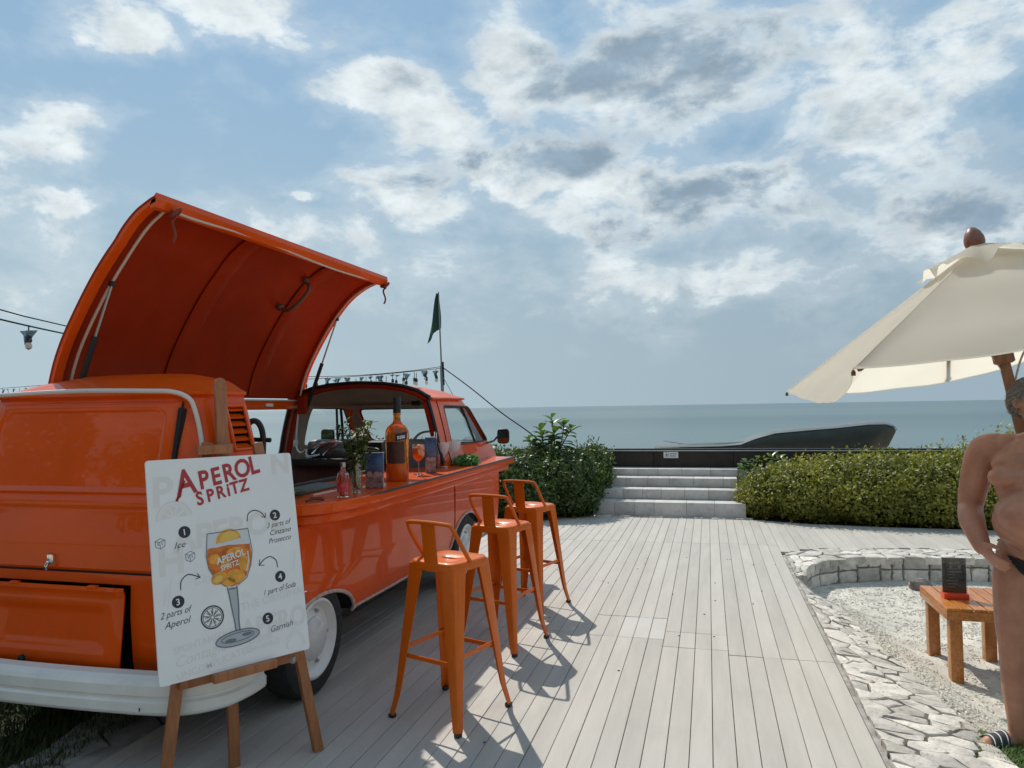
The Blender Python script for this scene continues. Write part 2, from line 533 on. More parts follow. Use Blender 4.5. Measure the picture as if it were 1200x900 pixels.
def stones(parent, L, W, n, fmap, seed, gap=.010, h=.03, m=M_STONE, rough=.012, aspect=1.0, name='stone', depth=.06):
    rng = random.Random(seed)
    for poly in cells(L, W, n, rng, aspect):
        cx = sum(p[0] for p in poly) / len(poly); cy = sum(p[1] for p in poly) / len(poly)
        P = []
        for i in range(len(poly)):              # break long edges, wobble
            p, q = poly[i], poly[(i + 1) % len(poly)]
            l = hypot(q[0] - p[0], q[1] - p[1])
            if l < .012: continue
            k = 3 if l > .10 else (2 if l > .05 else 1)
            for j in range(k):
                t = j / k; P.append((lerp(p[0], q[0], t), lerp(p[1], q[1], t)))
        if len(P) < 3: continue
        def ins(d, wob=0):
            r = []
            for x, y in P:
                dx, dy = x - cx, y - cy; l = hypot(dx, dy) or 1
                k = max(.25, (l - d - rng.uniform(0, wob)) / l); r.append((cx + dx * k, cy + dy * k))
            return r
        hh = h * rng.uniform(.6, 1.25)
        tilt = (rng.uniform(-.07, .07), rng.uniform(-.07, .07))
        e = ins(gap * .6, .006)
        rings = [[(x, y, -depth) for x, y in e], [(x, y, hh * .80 + rng.uniform(-1, 1) * rough * .25 + tilt[0] * (x - cx) + tilt[1] * (y - cy)) for x, y in e]]
        i2 = [(cx + (x - cx) * .90, cy + (y - cy) * .90) for x, y in e]
        rings.append([(x, y, hh + rng.uniform(-1, 1) * rough * .6 + tilt[0] * (x - cx) + tilt[1] * (y - cy)) for x, y in i2])
        i3 = [(cx + (x - cx) * .45, cy + (y - cy) * .45) for x, y in e]
        rings.append([(x, y, hh + rng.uniform(-.7, 1) * rough * .7 + tilt[0] * (x - cx) + tilt[1] * (y - cy)) for x, y in i3])
        vs = [fmap(*p) for r in rings for p in r] + [fmap(cx, cy, hh + rng.uniform(-.3, .6) * rough)]
        N = len(P); fs = []
        for a in range(3):
            for k in range(N): fs.append((a * N + k, a * N + (k + 1) % N, (a + 1) * N + (k + 1) % N, (a + 1) * N + k))
        for k in range(N): fs.append((3 * N + k, 3 * N + (k + 1) % N, 4 * N))
        b = MB(); b.add(vs, fs); b.build(name, m, parent, smooth=45)

IN_Y = [1.0, 3.2, 3.86, 4.39, 4.89, 5.62, 6.95, 7.3]
IN_X = [1.31, 1.27, 1.22, 1.14, 1.07, .972, .87, .86]
# levels of the gravel pit: it rises towards the stone edging
def gz(x, y):
    e = x - interp(y, IN_Y, IN_X)
    g = -.24 + .12 * smooth01(4.9, 3.7, y)
    return lerp(g, max(g, -.085), smooth01(.50, .02, e) * smooth01(7.1, 6.2, y))
# stone edging between deck and gravel
bed = MB(); rows = []
for k in range(60):
    y = 1.2 + k * (7.7 - 1.2) / 59
    xi = interp(y, IN_Y, IN_X)
    rows.append([(DK_R + .012, y, -.02), (lerp(DK_R, xi, .5), y, lerp(-.02, gz(xi, y), .5) - .01), (xi + .02, y, gz(xi, y) - .03)])
bed.grid(rows)
edging = structure(bed.build('stone_edging', M_MORTAR))
def edge_map(s, t, h):
    y = 1.3 + s
    xi = interp(y, IN_Y, IN_X)
    f = t / .36
    x = lerp(DK_R + .028, xi + .05, f)
    z = lerp(-.006, gz(xi + .05, y) + .012, f)
    return (x, y, z + h)
stones(edging, 6.15, .36, 185, edge_map, 5, gap=.0055, h=.012, rough=.008, aspect=1.0)
# thin kerb strip against the deck
b = MB(); b.box((DK_R + .014, 4.5, -.02), (.022, 6.3, .03)); b.build('edge_strip', mat('grey_mortar_strip', (.30, .28, .25), .9, var=.4, vscale=12, bump=.5, bscale=60), edging)

# sunken wall round the far side of the pit
CURVE = bez([(.80, 7.00, 0), (.84, 7.30, 0), (.97, 7.62, 0), (1.20, 7.83, 0), (1.5, 7.97, 0), (1.9, 8.06, 0), (2.4, 8.12, 0), (3.0, 8.2, 0), (3.8, 8.28, 0)], 8)
CL = [0]
for a, c in zip(CURVE, CURVE[1:]): CL.append(CL[-1] + (c - a).length)
def on_curve(s):
    i = min(max(int(np.searchsorted(CL, s)) - 1, 0), len(CURVE) - 2)
    t = (s - CL[i]) / (CL[i + 1] - CL[i])
    p = CURVE[i].lerp(CURVE[i + 1], t); d = (CURVE[i + 1] - CURVE[i]).normalized()
    return p, d, Vector((-d.y, d.x, 0))          # point, along, outward (towards the deck)
b = MB(); rows = []
for k in range(50):
    p, d, n = on_curve(CL[-1] * k / 49)
    rows.append([p + n * .03 + Vector((0, 0, -.27)), p + n * .03 + Vector((0, 0, -.03)), p + n * .5 + Vector((0, 0, -.03))])
b.grid(rows)
wall = tag(b.build('pit_wall', M_MORTAR), 'low curved wall of rough pale stone blocks round the sunken gravel pit', 'stone wall')
rng = random.Random(3)
s = 0.0
while s < CL[-1] - .1:
    w = rng.uniform(.14, .27)
    zs = [(-.25, -.008)] if rng.random() < .3 else ([(-.25, -.125), (-.125, -.008)] if rng.random() < .7 else [(-.25, -.10), (-.10, -.008)])
    for z0, z1 in zs:
        ww = [(s, w)] if (len(zs) == 1 or rng.random() < .75) else [(s, w * .5), (s + w * .5, w * .5)]
        for s0, w0 in ww:
            b = MB(); g = .005; jz = [rng.uniform(-.010, .006) for _ in range(16)]
            A, B = s0 + g, s0 + w0 - g
            rings = []
            for dep, ins in ((.06, 0), (.0, .0), (-.010, .006), (-.014, .022)):
                ring = []
                for q in range(16):
                    a_ = 2 * pi * q / 16
                    ca, sa = cos(a_), sin(a_)
                    k_ = 1 / max(abs(ca), abs(sa)) ** .96
                    us = (A + B) / 2 + ca * k_ * ((B - A) / 2 - ins + jz[q]) ; uz = (z0 + z1) / 2 + sa * k_ * ((z1 - z0) / 2 - g * .6 - ins * .8 + jz[(q * 5) % 16] * .8)
                    us = min(max(us, A), B); uz = min(max(uz, z0 + g * .6), z1 - g * .3)
                    p, d, n = on_curve(us)
                    ring.append(p + n * (dep + rng.uniform(-.004, .004)) + Vector((0, 0, uz)))
                rings.append(ring)
            b.loft(rings)
            b.build('stone', M_STONE, wall, smooth=35)
    s += w
def cap_map(s_, t, h):
    p, d, n = on_curve(s_)
    w = .46 if n.x > -.05 else min(.46, max(.03, (p.x - .71) / -n.x))
    q = p + n * (t / .46 * w - .02) + Vector((0, 0, h - .012)); return tuple(q)
stones(wall, CL[-1] - .05, .46, 70, cap_map, 9, gap=.009, h=.014, rough=.008, name='cap_stone')

# flagstones between the deck's other side and the grass
bedl = MB(); bedl.grid([[(-3.12 + .1 * sin(y * 3), y, -.05), (-2.64, y, -.03)] for y in [1.3 + .2 * k for k in range(26)]])
flags = structure(bedl.build('flagstone_path', M_MORTAR))
stones(flags, 4.8, .52, 46, lambda s_, t, h: (-3.14 + t + .1 * sin((1.4 + s_) * 3) * (1 - t / .52), 1.4 + s_, h - .028), 21, gap=.012, h=.014, rough=.008, aspect=1.3,
       m=mat('flagstone', (.33, .32, .30), .85, var=.3, vscale=8, rnd=.15, bump=.5, bscale=30))

# -------- gravel
b = MB()
xs = [.80 + .12 * i for i in range(36)]; ys = [1.0 + .12 * i for i in range(62)]
b.grid([[(x, y, gz(x, y) + .02 * mnoise.noise((x * 3, y * 3, 0)) + .012 * mnoise.noise((x * 9, y * 9, 1))) for x in xs] for y in ys])
gravel = b.build('gravel', M_GRAVEL, smooth=60); gravel['kind'] = 'structure'
def pebbles():
    r = np.random.default_rng(4); N = 26000
    y = 3.0 + r.random(N) ** 1.35 * 5.1
    x = np.interp(y, IN_Y, IN_X) + r.random(N) * 2.2
    base = np.array([(1, 0, 0), (-1, 0, 0), (0, 1, 0), (0, -1, 0), (0, 0, 1), (0, 0, -1)], float)
    tri = [(0, 2, 4), (2, 1, 4), (1, 3, 4), (3, 0, 4), (2, 0, 5), (1, 2, 5), (3, 1, 5), (0, 3, 5)]
    V = []; Fc = []
    for i in range(N):
        z = gz(x[i], y[i]) + .02 * mnoise.noise((x[i] * 3, y[i] * 3, 0)) + .012 * mnoise.noise((x[i] * 9, y[i] * 9, 1))
        if y[i] > interp(x[i], [.9, 1.2, 1.5, 1.9, 2.4, 3], [7.3, 7.75, 7.9, 8.0, 8.05, 8.1]): continue
        s_ = r.uniform(.003, .009); a = r.uniform(0, 6.28); ca, sa = cos(a), sin(a)
        p = base * (s_ * np.array([1.5, 1, .7])) * r.uniform(.7, 1.3, (6, 1))
        q = np.c_[p[:, 0] * ca - p[:, 1] * sa, p[:, 0] * sa + p[:, 1] * ca, p[:, 2]] + (x[i], y[i], z + s_ * .3)
        k = len(V); V.extend(map(tuple, q)); Fc.extend([(a_ + k, b_ + k, c_ + k) for a_, b_, c_ in tri])
    b = MB(); b.v = V; b.f = Fc; b.m = [0] * len(Fc)
    o = b.build('gravel_pebbles', M_PEBBLE, smooth=0, recalc=False); o['kind'] = 'stuff'
pebbles()

# -------- grass
M_GRASS = mat('grass_blade', (.028, .052, .012), .75, isl=(.075, .10, .028))
def grass(name, N, fx, hgt, seed):
    r = np.random.default_rng(seed); V = []; Fc = []
    for i in range(N):
        p = fx(r)
        if p is None: continue
        a = r.uniform(0, 6.28); h = hgt * r.uniform(.4, 1.2); w = r.uniform(.0015, .004); ln = r.uniform(.2, .9) * h
        d = np.array((cos(a), sin(a), 0)); e = np.array((-sin(a), cos(a), 0)) * w
        p = np.array(p); k = len(V)
        m_ = p + d * ln * .35 + (0, 0, h * .65); t = p + d * ln + (0, 0, h)
        V.extend([tuple(p - e), tuple(p + e), tuple(m_ + e * .7), tuple(m_ - e * .7), tuple(t)])
        Fc.extend([(k, k + 1, k + 2, k + 3), (k + 3, k + 2, k + 4)])
    b = MB(); b.v = V; b.f = Fc; b.m = [0] * len(Fc)
    o = b.build(name, M_GRASS, smooth=0, recalc=False); o['kind'] = 'stuff'
b = MB(); b.grid([[(x, y, -.055 + .012 * mnoise.noise((x * 2, y * 2, 5))) for x in (-9, -6, -4.6, -4, -3.6, -3.3, -3.0, -2.66)] for y in [-1 + .35 * k for k in range(34)]])
structure(b.build('lawn', mat('lawn_soil', (.030, .034, .016), .95, var=.4, vscale=9, bump=.6, bscale=40), smooth=60))
grass('grass', 26000, lambda r: (-2.95 - r.random() ** 1.2 * 2.2 + .1, 1.6 + r.random() * 3.0, -.05), .075, 1)
def patch(r):
    a = r.uniform(0, 6.28); q = sqrt(r.random())
    x, y = 1.27 + .19 * q * cos(a), 3.84 + .22 * q * sin(a)
    return (x, y, gz(x, y) - .005)
b = MB(); b.lathe([(.18, -.03), (.15, .0), (.08, .008), (.0, .008)], 18, (1.27, 3.84, gz(1.27, 3.84)))
structure(b.build('soil_patch', MATS['lawn_soil']))
M_GRASS = mat('tuft_blade', (.06, .12, .018), .7, isl=(.12, .20, .04))
grass('grass_tuft', 9000, patch, .034, 2)

b = MB(); b.grid([[(x, y, z) for x in (-5.5, -3.4, -1.62)] for y, z in ((9.55, -.035), (10.2, -.02), (11.6, .0))]); b.grid([[(x, y, z) for x in (.47, 1, 2, 3, 4, 6.5)] for y, z in ((9.7, -.035), (10.2, -.02), (11.6, .0))])
structure(b.build('planting_bed', mat('bed_soil', (.05, .038, .026), .95, var=.4, vscale=9, bump=.6, bscale=40)))
# -------- steps up to the terrace
root = thing('stone_steps', 'four shallow grey stone steps between two hedges at the far end of the deck', 'steps', (-.55, 10.33, 0))
rng = random.Random(8)
zs = [0, .20, .34, .47, .575]; ys = [10.33, 10.68, 11.02, 11.36]; xr = [(-1.62, .46), (-1.52, .40), (-1.50, .38), (-1.50, .40)]
for i in range(4):
    x = xr[i][0]
    while x < xr[i][1] - .02:
        w = min(rng.uniform(.26, .44), xr[i][1] - x)
        if xr[i][1] - x - w < .12: w = xr[i][1] - x
        b = MB(); b.box((x + w / 2, ys[i] + .2 + rng.uniform(-.004, .004), (zs[i] + zs[i + 1]) / 2 - .002), (w - .0025, .40, zs[i + 1] - zs[i] - .003))
        b.build('stone_block', M_STEP, root, bevel=.004)
        x += w
b = MB(); b.box((-.56, 11.2, .08), (1.8, .8, .16)); b.build('core', M_MORTAR, root)
b = MB(); b.box((-.5, 11.8, .28), (7, .4, .55)); b.box((-3.6, 12.05, .05), (30, .5, .5)); structure(b.build('terrace', M_MORTAR))
# row of rough stones in front of the bottom step
stones(deck, 2.3, .12, 16, lambda s_, t, h: (-1.75 + s_, 10.21 + t, h - .012), 31, gap=.006, h=.016, rough=.01, name='threshold_stone')

# -------- dark panel wall behind the steps with its little sign
root = thing('dark_wall', 'low black panelled wall with pale cap line at the top of the stone steps', 'wall', (-.5, 11.72, .575))
M_DARKW = mat('dark_timber', (.022, .017, .013), .45, var=.4, vscale=6)
for k in range(6):
    x0 = -3.3 + k * 1.22
    b = MB(); b.box((x0 + .61, 11.72, .69), (1.214, .05, .27)); b.build('panel', M_DARKW, root, bevel=.003)
b = MB(); b.box((.36, 11.735, .69), (7.3, .03, .262)); b.build('backing', M_DARKW, root)
b = MB(); b.box((.36, 11.715, .832), (7.3, .09, .016)); b.build('cap', mat('pale_cap', (.42, .42, .40), .6, var=.1), root, bevel=.003)
b = MB(); b.box((.36, 11.74, .853), (7.3, .10, .022)); b.build('rim', mat('black_rubber', (.018, .018, .018), .5), root, bevel=.006)
sg = tag(MB().box((-.585, 11.69, .765), (.225, .012, .098)).build('wall_sign', mat('sign_white', (.74, .74, .72), .5), bevel=.002, org=(-.585, 11.69, .765)),
         'small white rectangular sign on the black wall above the steps', 'sign')
b = MB()
for dx, dz, w, h in ((-.088, 0, .004, .07), (-.062, .032, .045, .004), (-.062, -.032, .045, .004), (-.036, 0, .004, .07), (-.062, 0, .02, .035), (.005, .018, .03, .014), (.04, .018, .025, .014), (.075, .018, .03, .014), (.03, -.012, .10, .008), (.035, -.03, .085, .006)):
    b.box((-.585 + dx, 11.6832, .765 + dz), (w, .002, h))
b.build('print', mat('sign_ink', (.12, .12, .12), .6), sg, smooth=0)

# -------- covered boat beyond the wall
def boat():
    root = thing('covered_boat', 'long dark grey green boat shape under a smooth cover behind the hedge, blunt end raised', 'boat', (1.6, 13, .4))
    st = [(-.9, .845, .03), (-.4, .86, .03), (.2, .875, .045), (.50, .90, .10), (.75, 1.0, .26), (1.05, 1.085, .40), (1.5, 1.125, .46), (2.0, 1.165, .46), (2.45, 1.215, .44), (2.72, 1.215, .40), (2.86, 1.17, .33), (2.90, 1.12, .25)]
    side, top = MB(), MB(); rs, rt = [], []
    for x, zt, h in st:
        wd = .42 if x < 2.6 else lerp(.42, .22, (x - 2.6) / .3)
        bot = zt - h - .10; xo = .0 if x < 2.7 else -.0
        prof = [(-wd * .55, bot), (-wd * .9, bot + h * .35), (-wd, zt - .07), (-wd * .93, zt - .03)]
        full = [(x - (zt - z) * (.45 if x > 2.6 else 0), 13 + y, z) for y, z in prof]
        rs.append(full + [(p[0], 26 - p[1], p[2]) for p in full[::-1]])
        pt = [(-wd * .95, zt - .032), (-wd * .7, zt - .006), (0, zt + .012), (wd * .7, zt - .006), (wd * .95, zt - .032)]
        rt.append([(x, 13 + y, z) for y, z in pt])
    side.loft(rs)
    side.build('hull', mat('boat_green', (.035, .045, .040), .45, var=.25, vscale=5, bump=.15, bscale=8), root, smooth=60)
    top.sheet(rt, .008)
    top.build('cover', mat('boat_cover', (.12, .135, .13), .38, var=.12, vscale=4, bump=.3, bscale=7), root, smooth=60)
    for k in range(3):
        b = MB(); b.tube(bez([(-.75 + .12 * k, 12.6 + .02 * k, .885 + .03 * (2 - k)), (-.3, 12.58 + .03 * k, .885 + .008 * k), (.25, 12.58, .89 + .01 * k), (.55, 12.6, .925)], 6), .008, 6)
        b.build('cover_fold', mat('pale_fold', (.42, .44, .44), .5), root)
boat()

# ================================================================== PLANTS
def leaf_mat(name, a, c, rough=.5):
    m = bpy.data.materials.new(name); m.use_nodes = True
    t = NT(m.node_tree); b = t.n['Principled BSDF']
    geo = t.new('ShaderNodeNewGeometry')
    n = t.noise(geo.outputs['Position'], 2.2, 3, .6)
    f = t.math('ADD', t.math('MULTIPLY', geo.outputs['Random Per Island'], .6), t.math('MULTIPLY', t.ramp(n, .35, .65, 0, 1), .4))
    col = t.mix(f, a, c)
    t.l.new(col, b.inputs['Base Color'])
    b.inputs['Roughness'].default_value = rough
    tl = t.new('ShaderNodeBsdfTranslucent'); t.l.new(t.mix(1.0, col, (1.25, 1.3, .55), 'MULTIPLY'), tl.inputs[0])
    mx = t.new('ShaderNodeMixShader'); mx.inputs[0].default_value = .32
    t.l.new(b.outputs[0], mx.inputs[1]); t.l.new(tl.outputs[0], mx.inputs[2])
    t.l.new(mx.outputs[0], t.n['Material Output'].inputs[0])
    return m

def leaf_cloud(lumps, N, size, seed, zmin=0.0, depth=.12, spike=.0, shoots=0):
    """small folded leaves through the outer shell of a union of ellipsoids"""
    r = np.random.default_rng(seed)
    C = np.array([l[:3] for l in lumps]); S = np.array([l[3:] for l in lumps])
    wts = np.array([a * c + a * d + c * d for a, c, d in S]); wts /= wts.sum()
    V = []; Fc = []; made = 0; tries = 0
    while made < N and tries < N * 5:
        tries += 1
        i = r.choice(len(lumps), p=wts) if tries % 64 == 1 else int(r.integers(len(lumps))) if r.random() < .0 else i_next(r, wts)
        u = r.normal(size=3); u /= np.linalg.norm(u)
        k = 1 - depth * r.random() ** 1.6 + (spike * r.random() ** 6 if u[2] > 0 else 0)
        bumpy = 1 + .14 * mnoise.noise(Vector(u * 2.3) + Vector((i * 7.1, 0, 0))) + .11 * mnoise.noise(Vector(u * 6) + Vector((0, i * 3.3, 0)))
        p = C[i] + S[i] * u * k * bumpy
        if p[2] < zmin: continue
        q = ((p - C) / (S * .84)); d = (q * q).sum(1)
        d[i] = 9
        if (d < 1).any(): continue
        nrm = u / S[i]; nrm /= np.linalg.norm(nrm)
        nrm = nrm + r.normal(size=3) * .55; nrm /= np.linalg.norm(nrm)
        t = np.cross(nrm, r.normal(size=3)); t /= np.linalg.norm(t)
        t = t + nrm * .25 + np.array((0, 0, .25)); t /= np.linalg.norm(t)
        s_ = np.cross(t, nrm); s_ /= np.linalg.norm(s_)
        L = size * r.uniform(.45, 1.6); w = L * r.uniform(.24, .36)
        a = len(V)
        mid = p + t * L * .5 - nrm * L * .05
        V.extend([tuple(p), tuple(mid + s_ * w + nrm * L * .09), tuple(p + t * L), tuple(mid - s_ * w + nrm * L * .09)])
        Fc.extend([(a, a + 1, a + 2), (a, a + 2, a + 3)])
        made += 1
    for _ in range(shoots):                         # stray young shoots standing out of the mass
        i = int(r.integers(len(lumps))); u = r.normal(size=3); u[2] = abs(u[2]) * .8 + .15; u /= np.linalg.norm(u)
        p = C[i] + S[i] * u * .98; q = ((p - C) / (S * .9)); d = (q * q).sum(1); d[i] = 9
        if (d < 1).any(): continue
        dr = u * .5 + np.array((0, 0, 1)) + r.normal(size=3) * .3; dr /= np.linalg.norm(dr); ln = r.uniform(.06, .20)
        for k in range(8):
            c = p + dr * ln * (k + 1) / 8; t = r.normal(size=3) + dr * .8; t /= np.linalg.norm(t); s_ = np.cross(t, dr); s_ /= np.linalg.norm(s_) + 1e-9
            L = size * r.uniform(.7, 1.2); a = len(V); V.extend([tuple(c), tuple(c + t * L * .5 + s_ * L * .28), tuple(c + t * L), tuple(c + t * L * .5 - s_ * L * .28)]); Fc.extend([(a, a + 1, a + 2), (a, a + 2, a + 3)])
    b = MB(); b.v = V; b.f = Fc; b.m = [0] * len(Fc)
    return b
def i_next(r, wts):
    return int(np.searchsorted(np.cumsum(wts), r.random()).clip(0, len(wts) - 1))
def core_mesh(lumps, k, zmin=-.02):
    b = MB()
    for x, y, z, a, c, d in lumps:
        rings = []
        for i in range(1, 8):
            th = pi * i / 8
            rings.append([(x + a * k * sin(th) * cos(2 * pi * j / 14), y + c * k * sin(th) * sin(2 * pi * j / 14), max(zmin, z + d * k * cos(th))) for j in range(14)])
        b.loft(rings)
    return b
M_TWIG = mat('twig', (.055, .04, .025), .9, var=.4, vscale=12)
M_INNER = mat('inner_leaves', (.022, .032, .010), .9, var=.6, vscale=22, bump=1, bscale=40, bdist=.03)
def hedge(name, label, lumps, N, size, m, seed, zmin, loc, spike):
    root = thing(name, label, 'hedge', loc)
    o = leaf_cloud(lumps, N, size, seed, zmin, .2, spike, 420 if N > 20000 else 30).build('foliage', m, root, smooth=0, recalc=False)
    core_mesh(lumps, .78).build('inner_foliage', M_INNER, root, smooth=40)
    rng = random.Random(seed); b = MB()
    for x, y, z, a, c, d in lumps:
        for k in range(3):
            b.tube([(x + rng.uniform(-.2, .2) * a, y + rng.uniform(-.3, .1) * c, -.05), (x + rng.uniform(-.4, .4) * a, y + rng.uniform(-.5, .1) * c, z), (x + rng.uniform(-.7, .7) * a, y + rng.uniform(-.7, .2) * c, z + d * .7)], [.016, .011, .005], 5)
    b.build('stem', M_TWIG, root)
L1 = leaf_mat('dark_leaf', (.032, .058, .014), (.11, .165, .045), .42)
L2 = leaf_mat('yellow_green_leaf', (.10, .12, .016), (.36, .34, .06), .5)
lumpsL = [(-2.15, 10.45, .42, .62, .62, .46), (-2.75, 10.25, .40, .60, .66, .50), (-1.86, 10.85, .48, .42, .5, .40), (-3.35, 10.2, .42, .6, .7, .55), (-4.0, 10.3, .42, .7, .7, .58), (-2.45, 10.0, .28, .5, .46, .34),
          (-1.95, 10.30, .24, .42, .42, .32), (-1.72, 11.1, .60, .26, .32, .33), (-4.8, 10.4, .45, .7, .7, .55), (-3.0, 9.85, .28, .55, .4, .36), (-2.5, 10.9, .5, .5, .5, .40)]
hedge('shrub_hedge', 'dark green small leaved bush between the orange van front and the stone steps', lumpsL, 56000, .045, L1, 3, 0, (-2.4, 10.4, 0), .25)
lumpsR = [(.72, 10.72, .24, .34, .42, .32), (1.05, 10.62, .32, .5, .5, .38), (1.6, 10.55, .37, .6, .55, .41), (2.2, 10.5, .41, .6, .58, .42), (2.8, 10.45, .40, .6, .58, .42), (3.35, 10.45, .46, .55, .58, .48),
          (3.85, 10.45, .56, .55, .58, .56), (4.5, 10.5, .55, .6, .6, .55), (5.2, 10.5, .55, .7, .6, .55), (1.3, 10.32, .26, .5, .36, .3), (2.0, 10.22, .28, .6, .36, .32), (2.7, 10.15, .28, .6, .36, .32), (3.4, 10.1, .3, .6, .36, .34), (.62, 10.55, .2, .24, .3, .24)]
hedge('clipped_hedge', 'long clipped yellow green hedge between the stone steps and the man', lumpsR, 80000, .040, L2, 4, 0, (2.4, 10.5, 0), .45)

def big_leaf(b, p, d, up, L, W, curl=.25, mi=0):
    """one broad leaf with midrib fold and a drooping tip"""
    p, d, up = Vector(p), Vector(d).normalized(), Vector(up)
    s = d.cross(up).normalized(); n = s.cross(d).normalized()
    rows = []
    for i in range(7):
        t = i / 6
        w = W * (sin(pi * min(1, t * .92 + .06)) ** .75) * (.75 + .5 * t) * .5
        if i == 6: w = .001
        c = p + d * L * t - Vector((0, 0, 1)) * curl * L * t * t
        rows.append([c - s * w + n * w * .35, c, c + s * w + n * w * .35])
    b.grid(rows, mi)
# out-of-view bush and trees, added to shade the lawn and the van's rear
hedge('added_shade_bush', 'round bush added out of view beside the orange van to shade the lawn', [(-4.85, 3.2, .75, .6, .55, .85), (-5.3, 3.0, .7, .6, .6, .8), (-4.75, 2.9, 1.25, .45, .45, .6), (-5.2, 3.35, 1.35, .5, .5, .6), (-4.75, 4.0, .75, .6, .6, .65), (-5.2, 4.5, .75, .7, .6, .65), (-4.7, 4.9, .7, .5, .6, .6)], 8000, .09, L1, 8, 0, (-5.0, 3.1, 0), .2)
def unseen_shade_tree(x, y, h, seed):
    rng = random.Random(seed)
    root = thing('unseen_shade_tree', 'broad leafy tree added out of view behind the camera to shade the van tail', 'tree', (x, y, -.4), 0, 'unseen trees added behind the deck for shade')
    MB().tube(bez([(x, y, -.4), (x + .1, y, h * .3), (x - .1, y + .1, h * .62)], 5), [.22, .2, .19, .18, .17, .16, .15, .14, .13, .12, .1], 9).build('trunk', M_TWIG, root)
    L = [(x + rng.uniform(-1.4, 1.4), y + rng.uniform(-1.0, 1.0), h * rng.uniform(.35, .82), rng.uniform(.9, 1.5), rng.uniform(.9, 1.3), rng.uniform(.7, 1.2)) for _ in range(9)]
    for l in L[:5]: MB().tube([(x, y, h * .4), (l[0], l[1], l[2])], [.08, .03], 6).build('limb', M_TWIG, root)
    leaf_cloud(L, 3200, .26, seed, 0, .7, .1).build('crown', L1, root, smooth=0, recalc=False)
for k, (x, y, h) in enumerate(((-9, -6.5, 7), (-5.8, -7.5, 6.2), (-2.6, -7, 7.2), (.6, -8, 6.5), (3.8, -7.2, 7), (7, -7.8, 6.4), (10.5, -6.6, 6.8), (-12, -4, 6.6), (13.5, -4.5, 6.2))): unseen_shade_tree(x, y, h, 40 + k)
M_BIG = leaf_mat('broad_leaf', (.035, .085, .018), (.12, .20, .04), .3)
def leafy_plant(name, label, base, stems, seed, L=.2, W=.085, nl=9):
    rng = random.Random(seed)
    root = thing(name, label, 'plant', base)
    for tip in stems:
        a = Vector(base); t = Vector(tip)
        pts = bez([a, a.lerp(t, .5) + Vector((rng.uniform(-.05, .05), 0, .05)), t], 6)
        MB().tube(pts, [.014 - .007 * i / len(pts) for i in range(len(pts))], 6).build('stem', mat('green_stem', (.10, .13, .05), .6, var=.3), root)
        for k in range(nl):
            f = .5 + .5 * k / (nl - 1)
            i = min(int(f * (len(pts) - 1)), len(pts) - 1)
            ang = k * 2.4 + rng.uniform(-.3, .3)
            rise = lerp(-.05, .9, (k / (nl - 1)) ** 1.5) + rng.uniform(-.15, .15)
            d = Vector((cos(ang), sin(ang), rise))
            b = MB(); big_leaf(b, pts[i], d, (0, 0, 1), L * rng.uniform(.75, 1.2), W * rng.uniform(.8, 1.2), rng.uniform(.15, .45))
            b.build('leaf', M_BIG, root, smooth=60, recalc=False)
leafy_plant('broad_leaf_shrub', 'tall plant with large glossy leaves rising above the dark bush against the sea', (-2.3, 10.75, .55),
            [(-2.28, 10.7, 1.38), (-2.10, 10.75, 1.27), (-2.45, 10.7, 1.20), (-2.62, 10.6, 1.06), (-1.98, 10.7, 1.22), (-2.38, 10.5, 1.14), (-2.2, 10.5, 1.16), (-2.52, 10.5, 1.0)], 2, .23, .105, 11)
leafy_plant('broad_leaf_plant', 'small plant with oval leaves beside the top step', (.52, 10.95, .45), [(.5, 10.85, .72), (.66, 10.9, .76), (.42, 10.85, .64)], 5, .13, .075, 7)
leafy_plant('rosette_plant', 'small fan of green leaves under the grey boat shape behind the hedge', (.88, 11.1, .5), [(.86, 11.05, .78), (.98, 11.05, .76)], 6, .17, .07, 9)

# ================================================================== VAN
CX = -2.88
M_OR = mat('orange_paint', (.72, .080, .0002), .40, coat=.42, spec=.15, var=.10, vscale=2.2, coat_rough=.03, bump=.02, bscale=3, speck=(30, .10, (.30, .05, .01)))
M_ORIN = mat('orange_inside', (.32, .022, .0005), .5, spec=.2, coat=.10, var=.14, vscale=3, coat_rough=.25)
M_BLK = mat('black_under', (.012, .012, .012), .8)
M_TRIM = mat('black_trim', (.015, .015, .016), .45)
M_LINER = mat('head_liner', (.36, .28, .23), .9, var=.15, vscale=5)
M_WHITE = mat('white_paint', (.74, .73, .70), .38, coat=.5, var=.07, vscale=5, speck=(14, .12, (.45, .42, .38)))
M_CHROME = mat('chrome', (.75, .75, .75), .15, metal=1)
M_STEEL = mat('grey_steel', (.38, .38, .38), .35, metal=.8)
M_SEAL = mat('pale_seal', (.62, .50, .42), .5)
M_TYRE = mat('tyre_rubber', (.022, .022, .022), .8, var=.2, vscale=20, bump=.2, bscale=60)
M_GLASS = pane('window_glass', (.88, .93, .92), .10)
M_SEAT = mat('grey_vinyl', (.24, .225, .21), .55, var=.15)

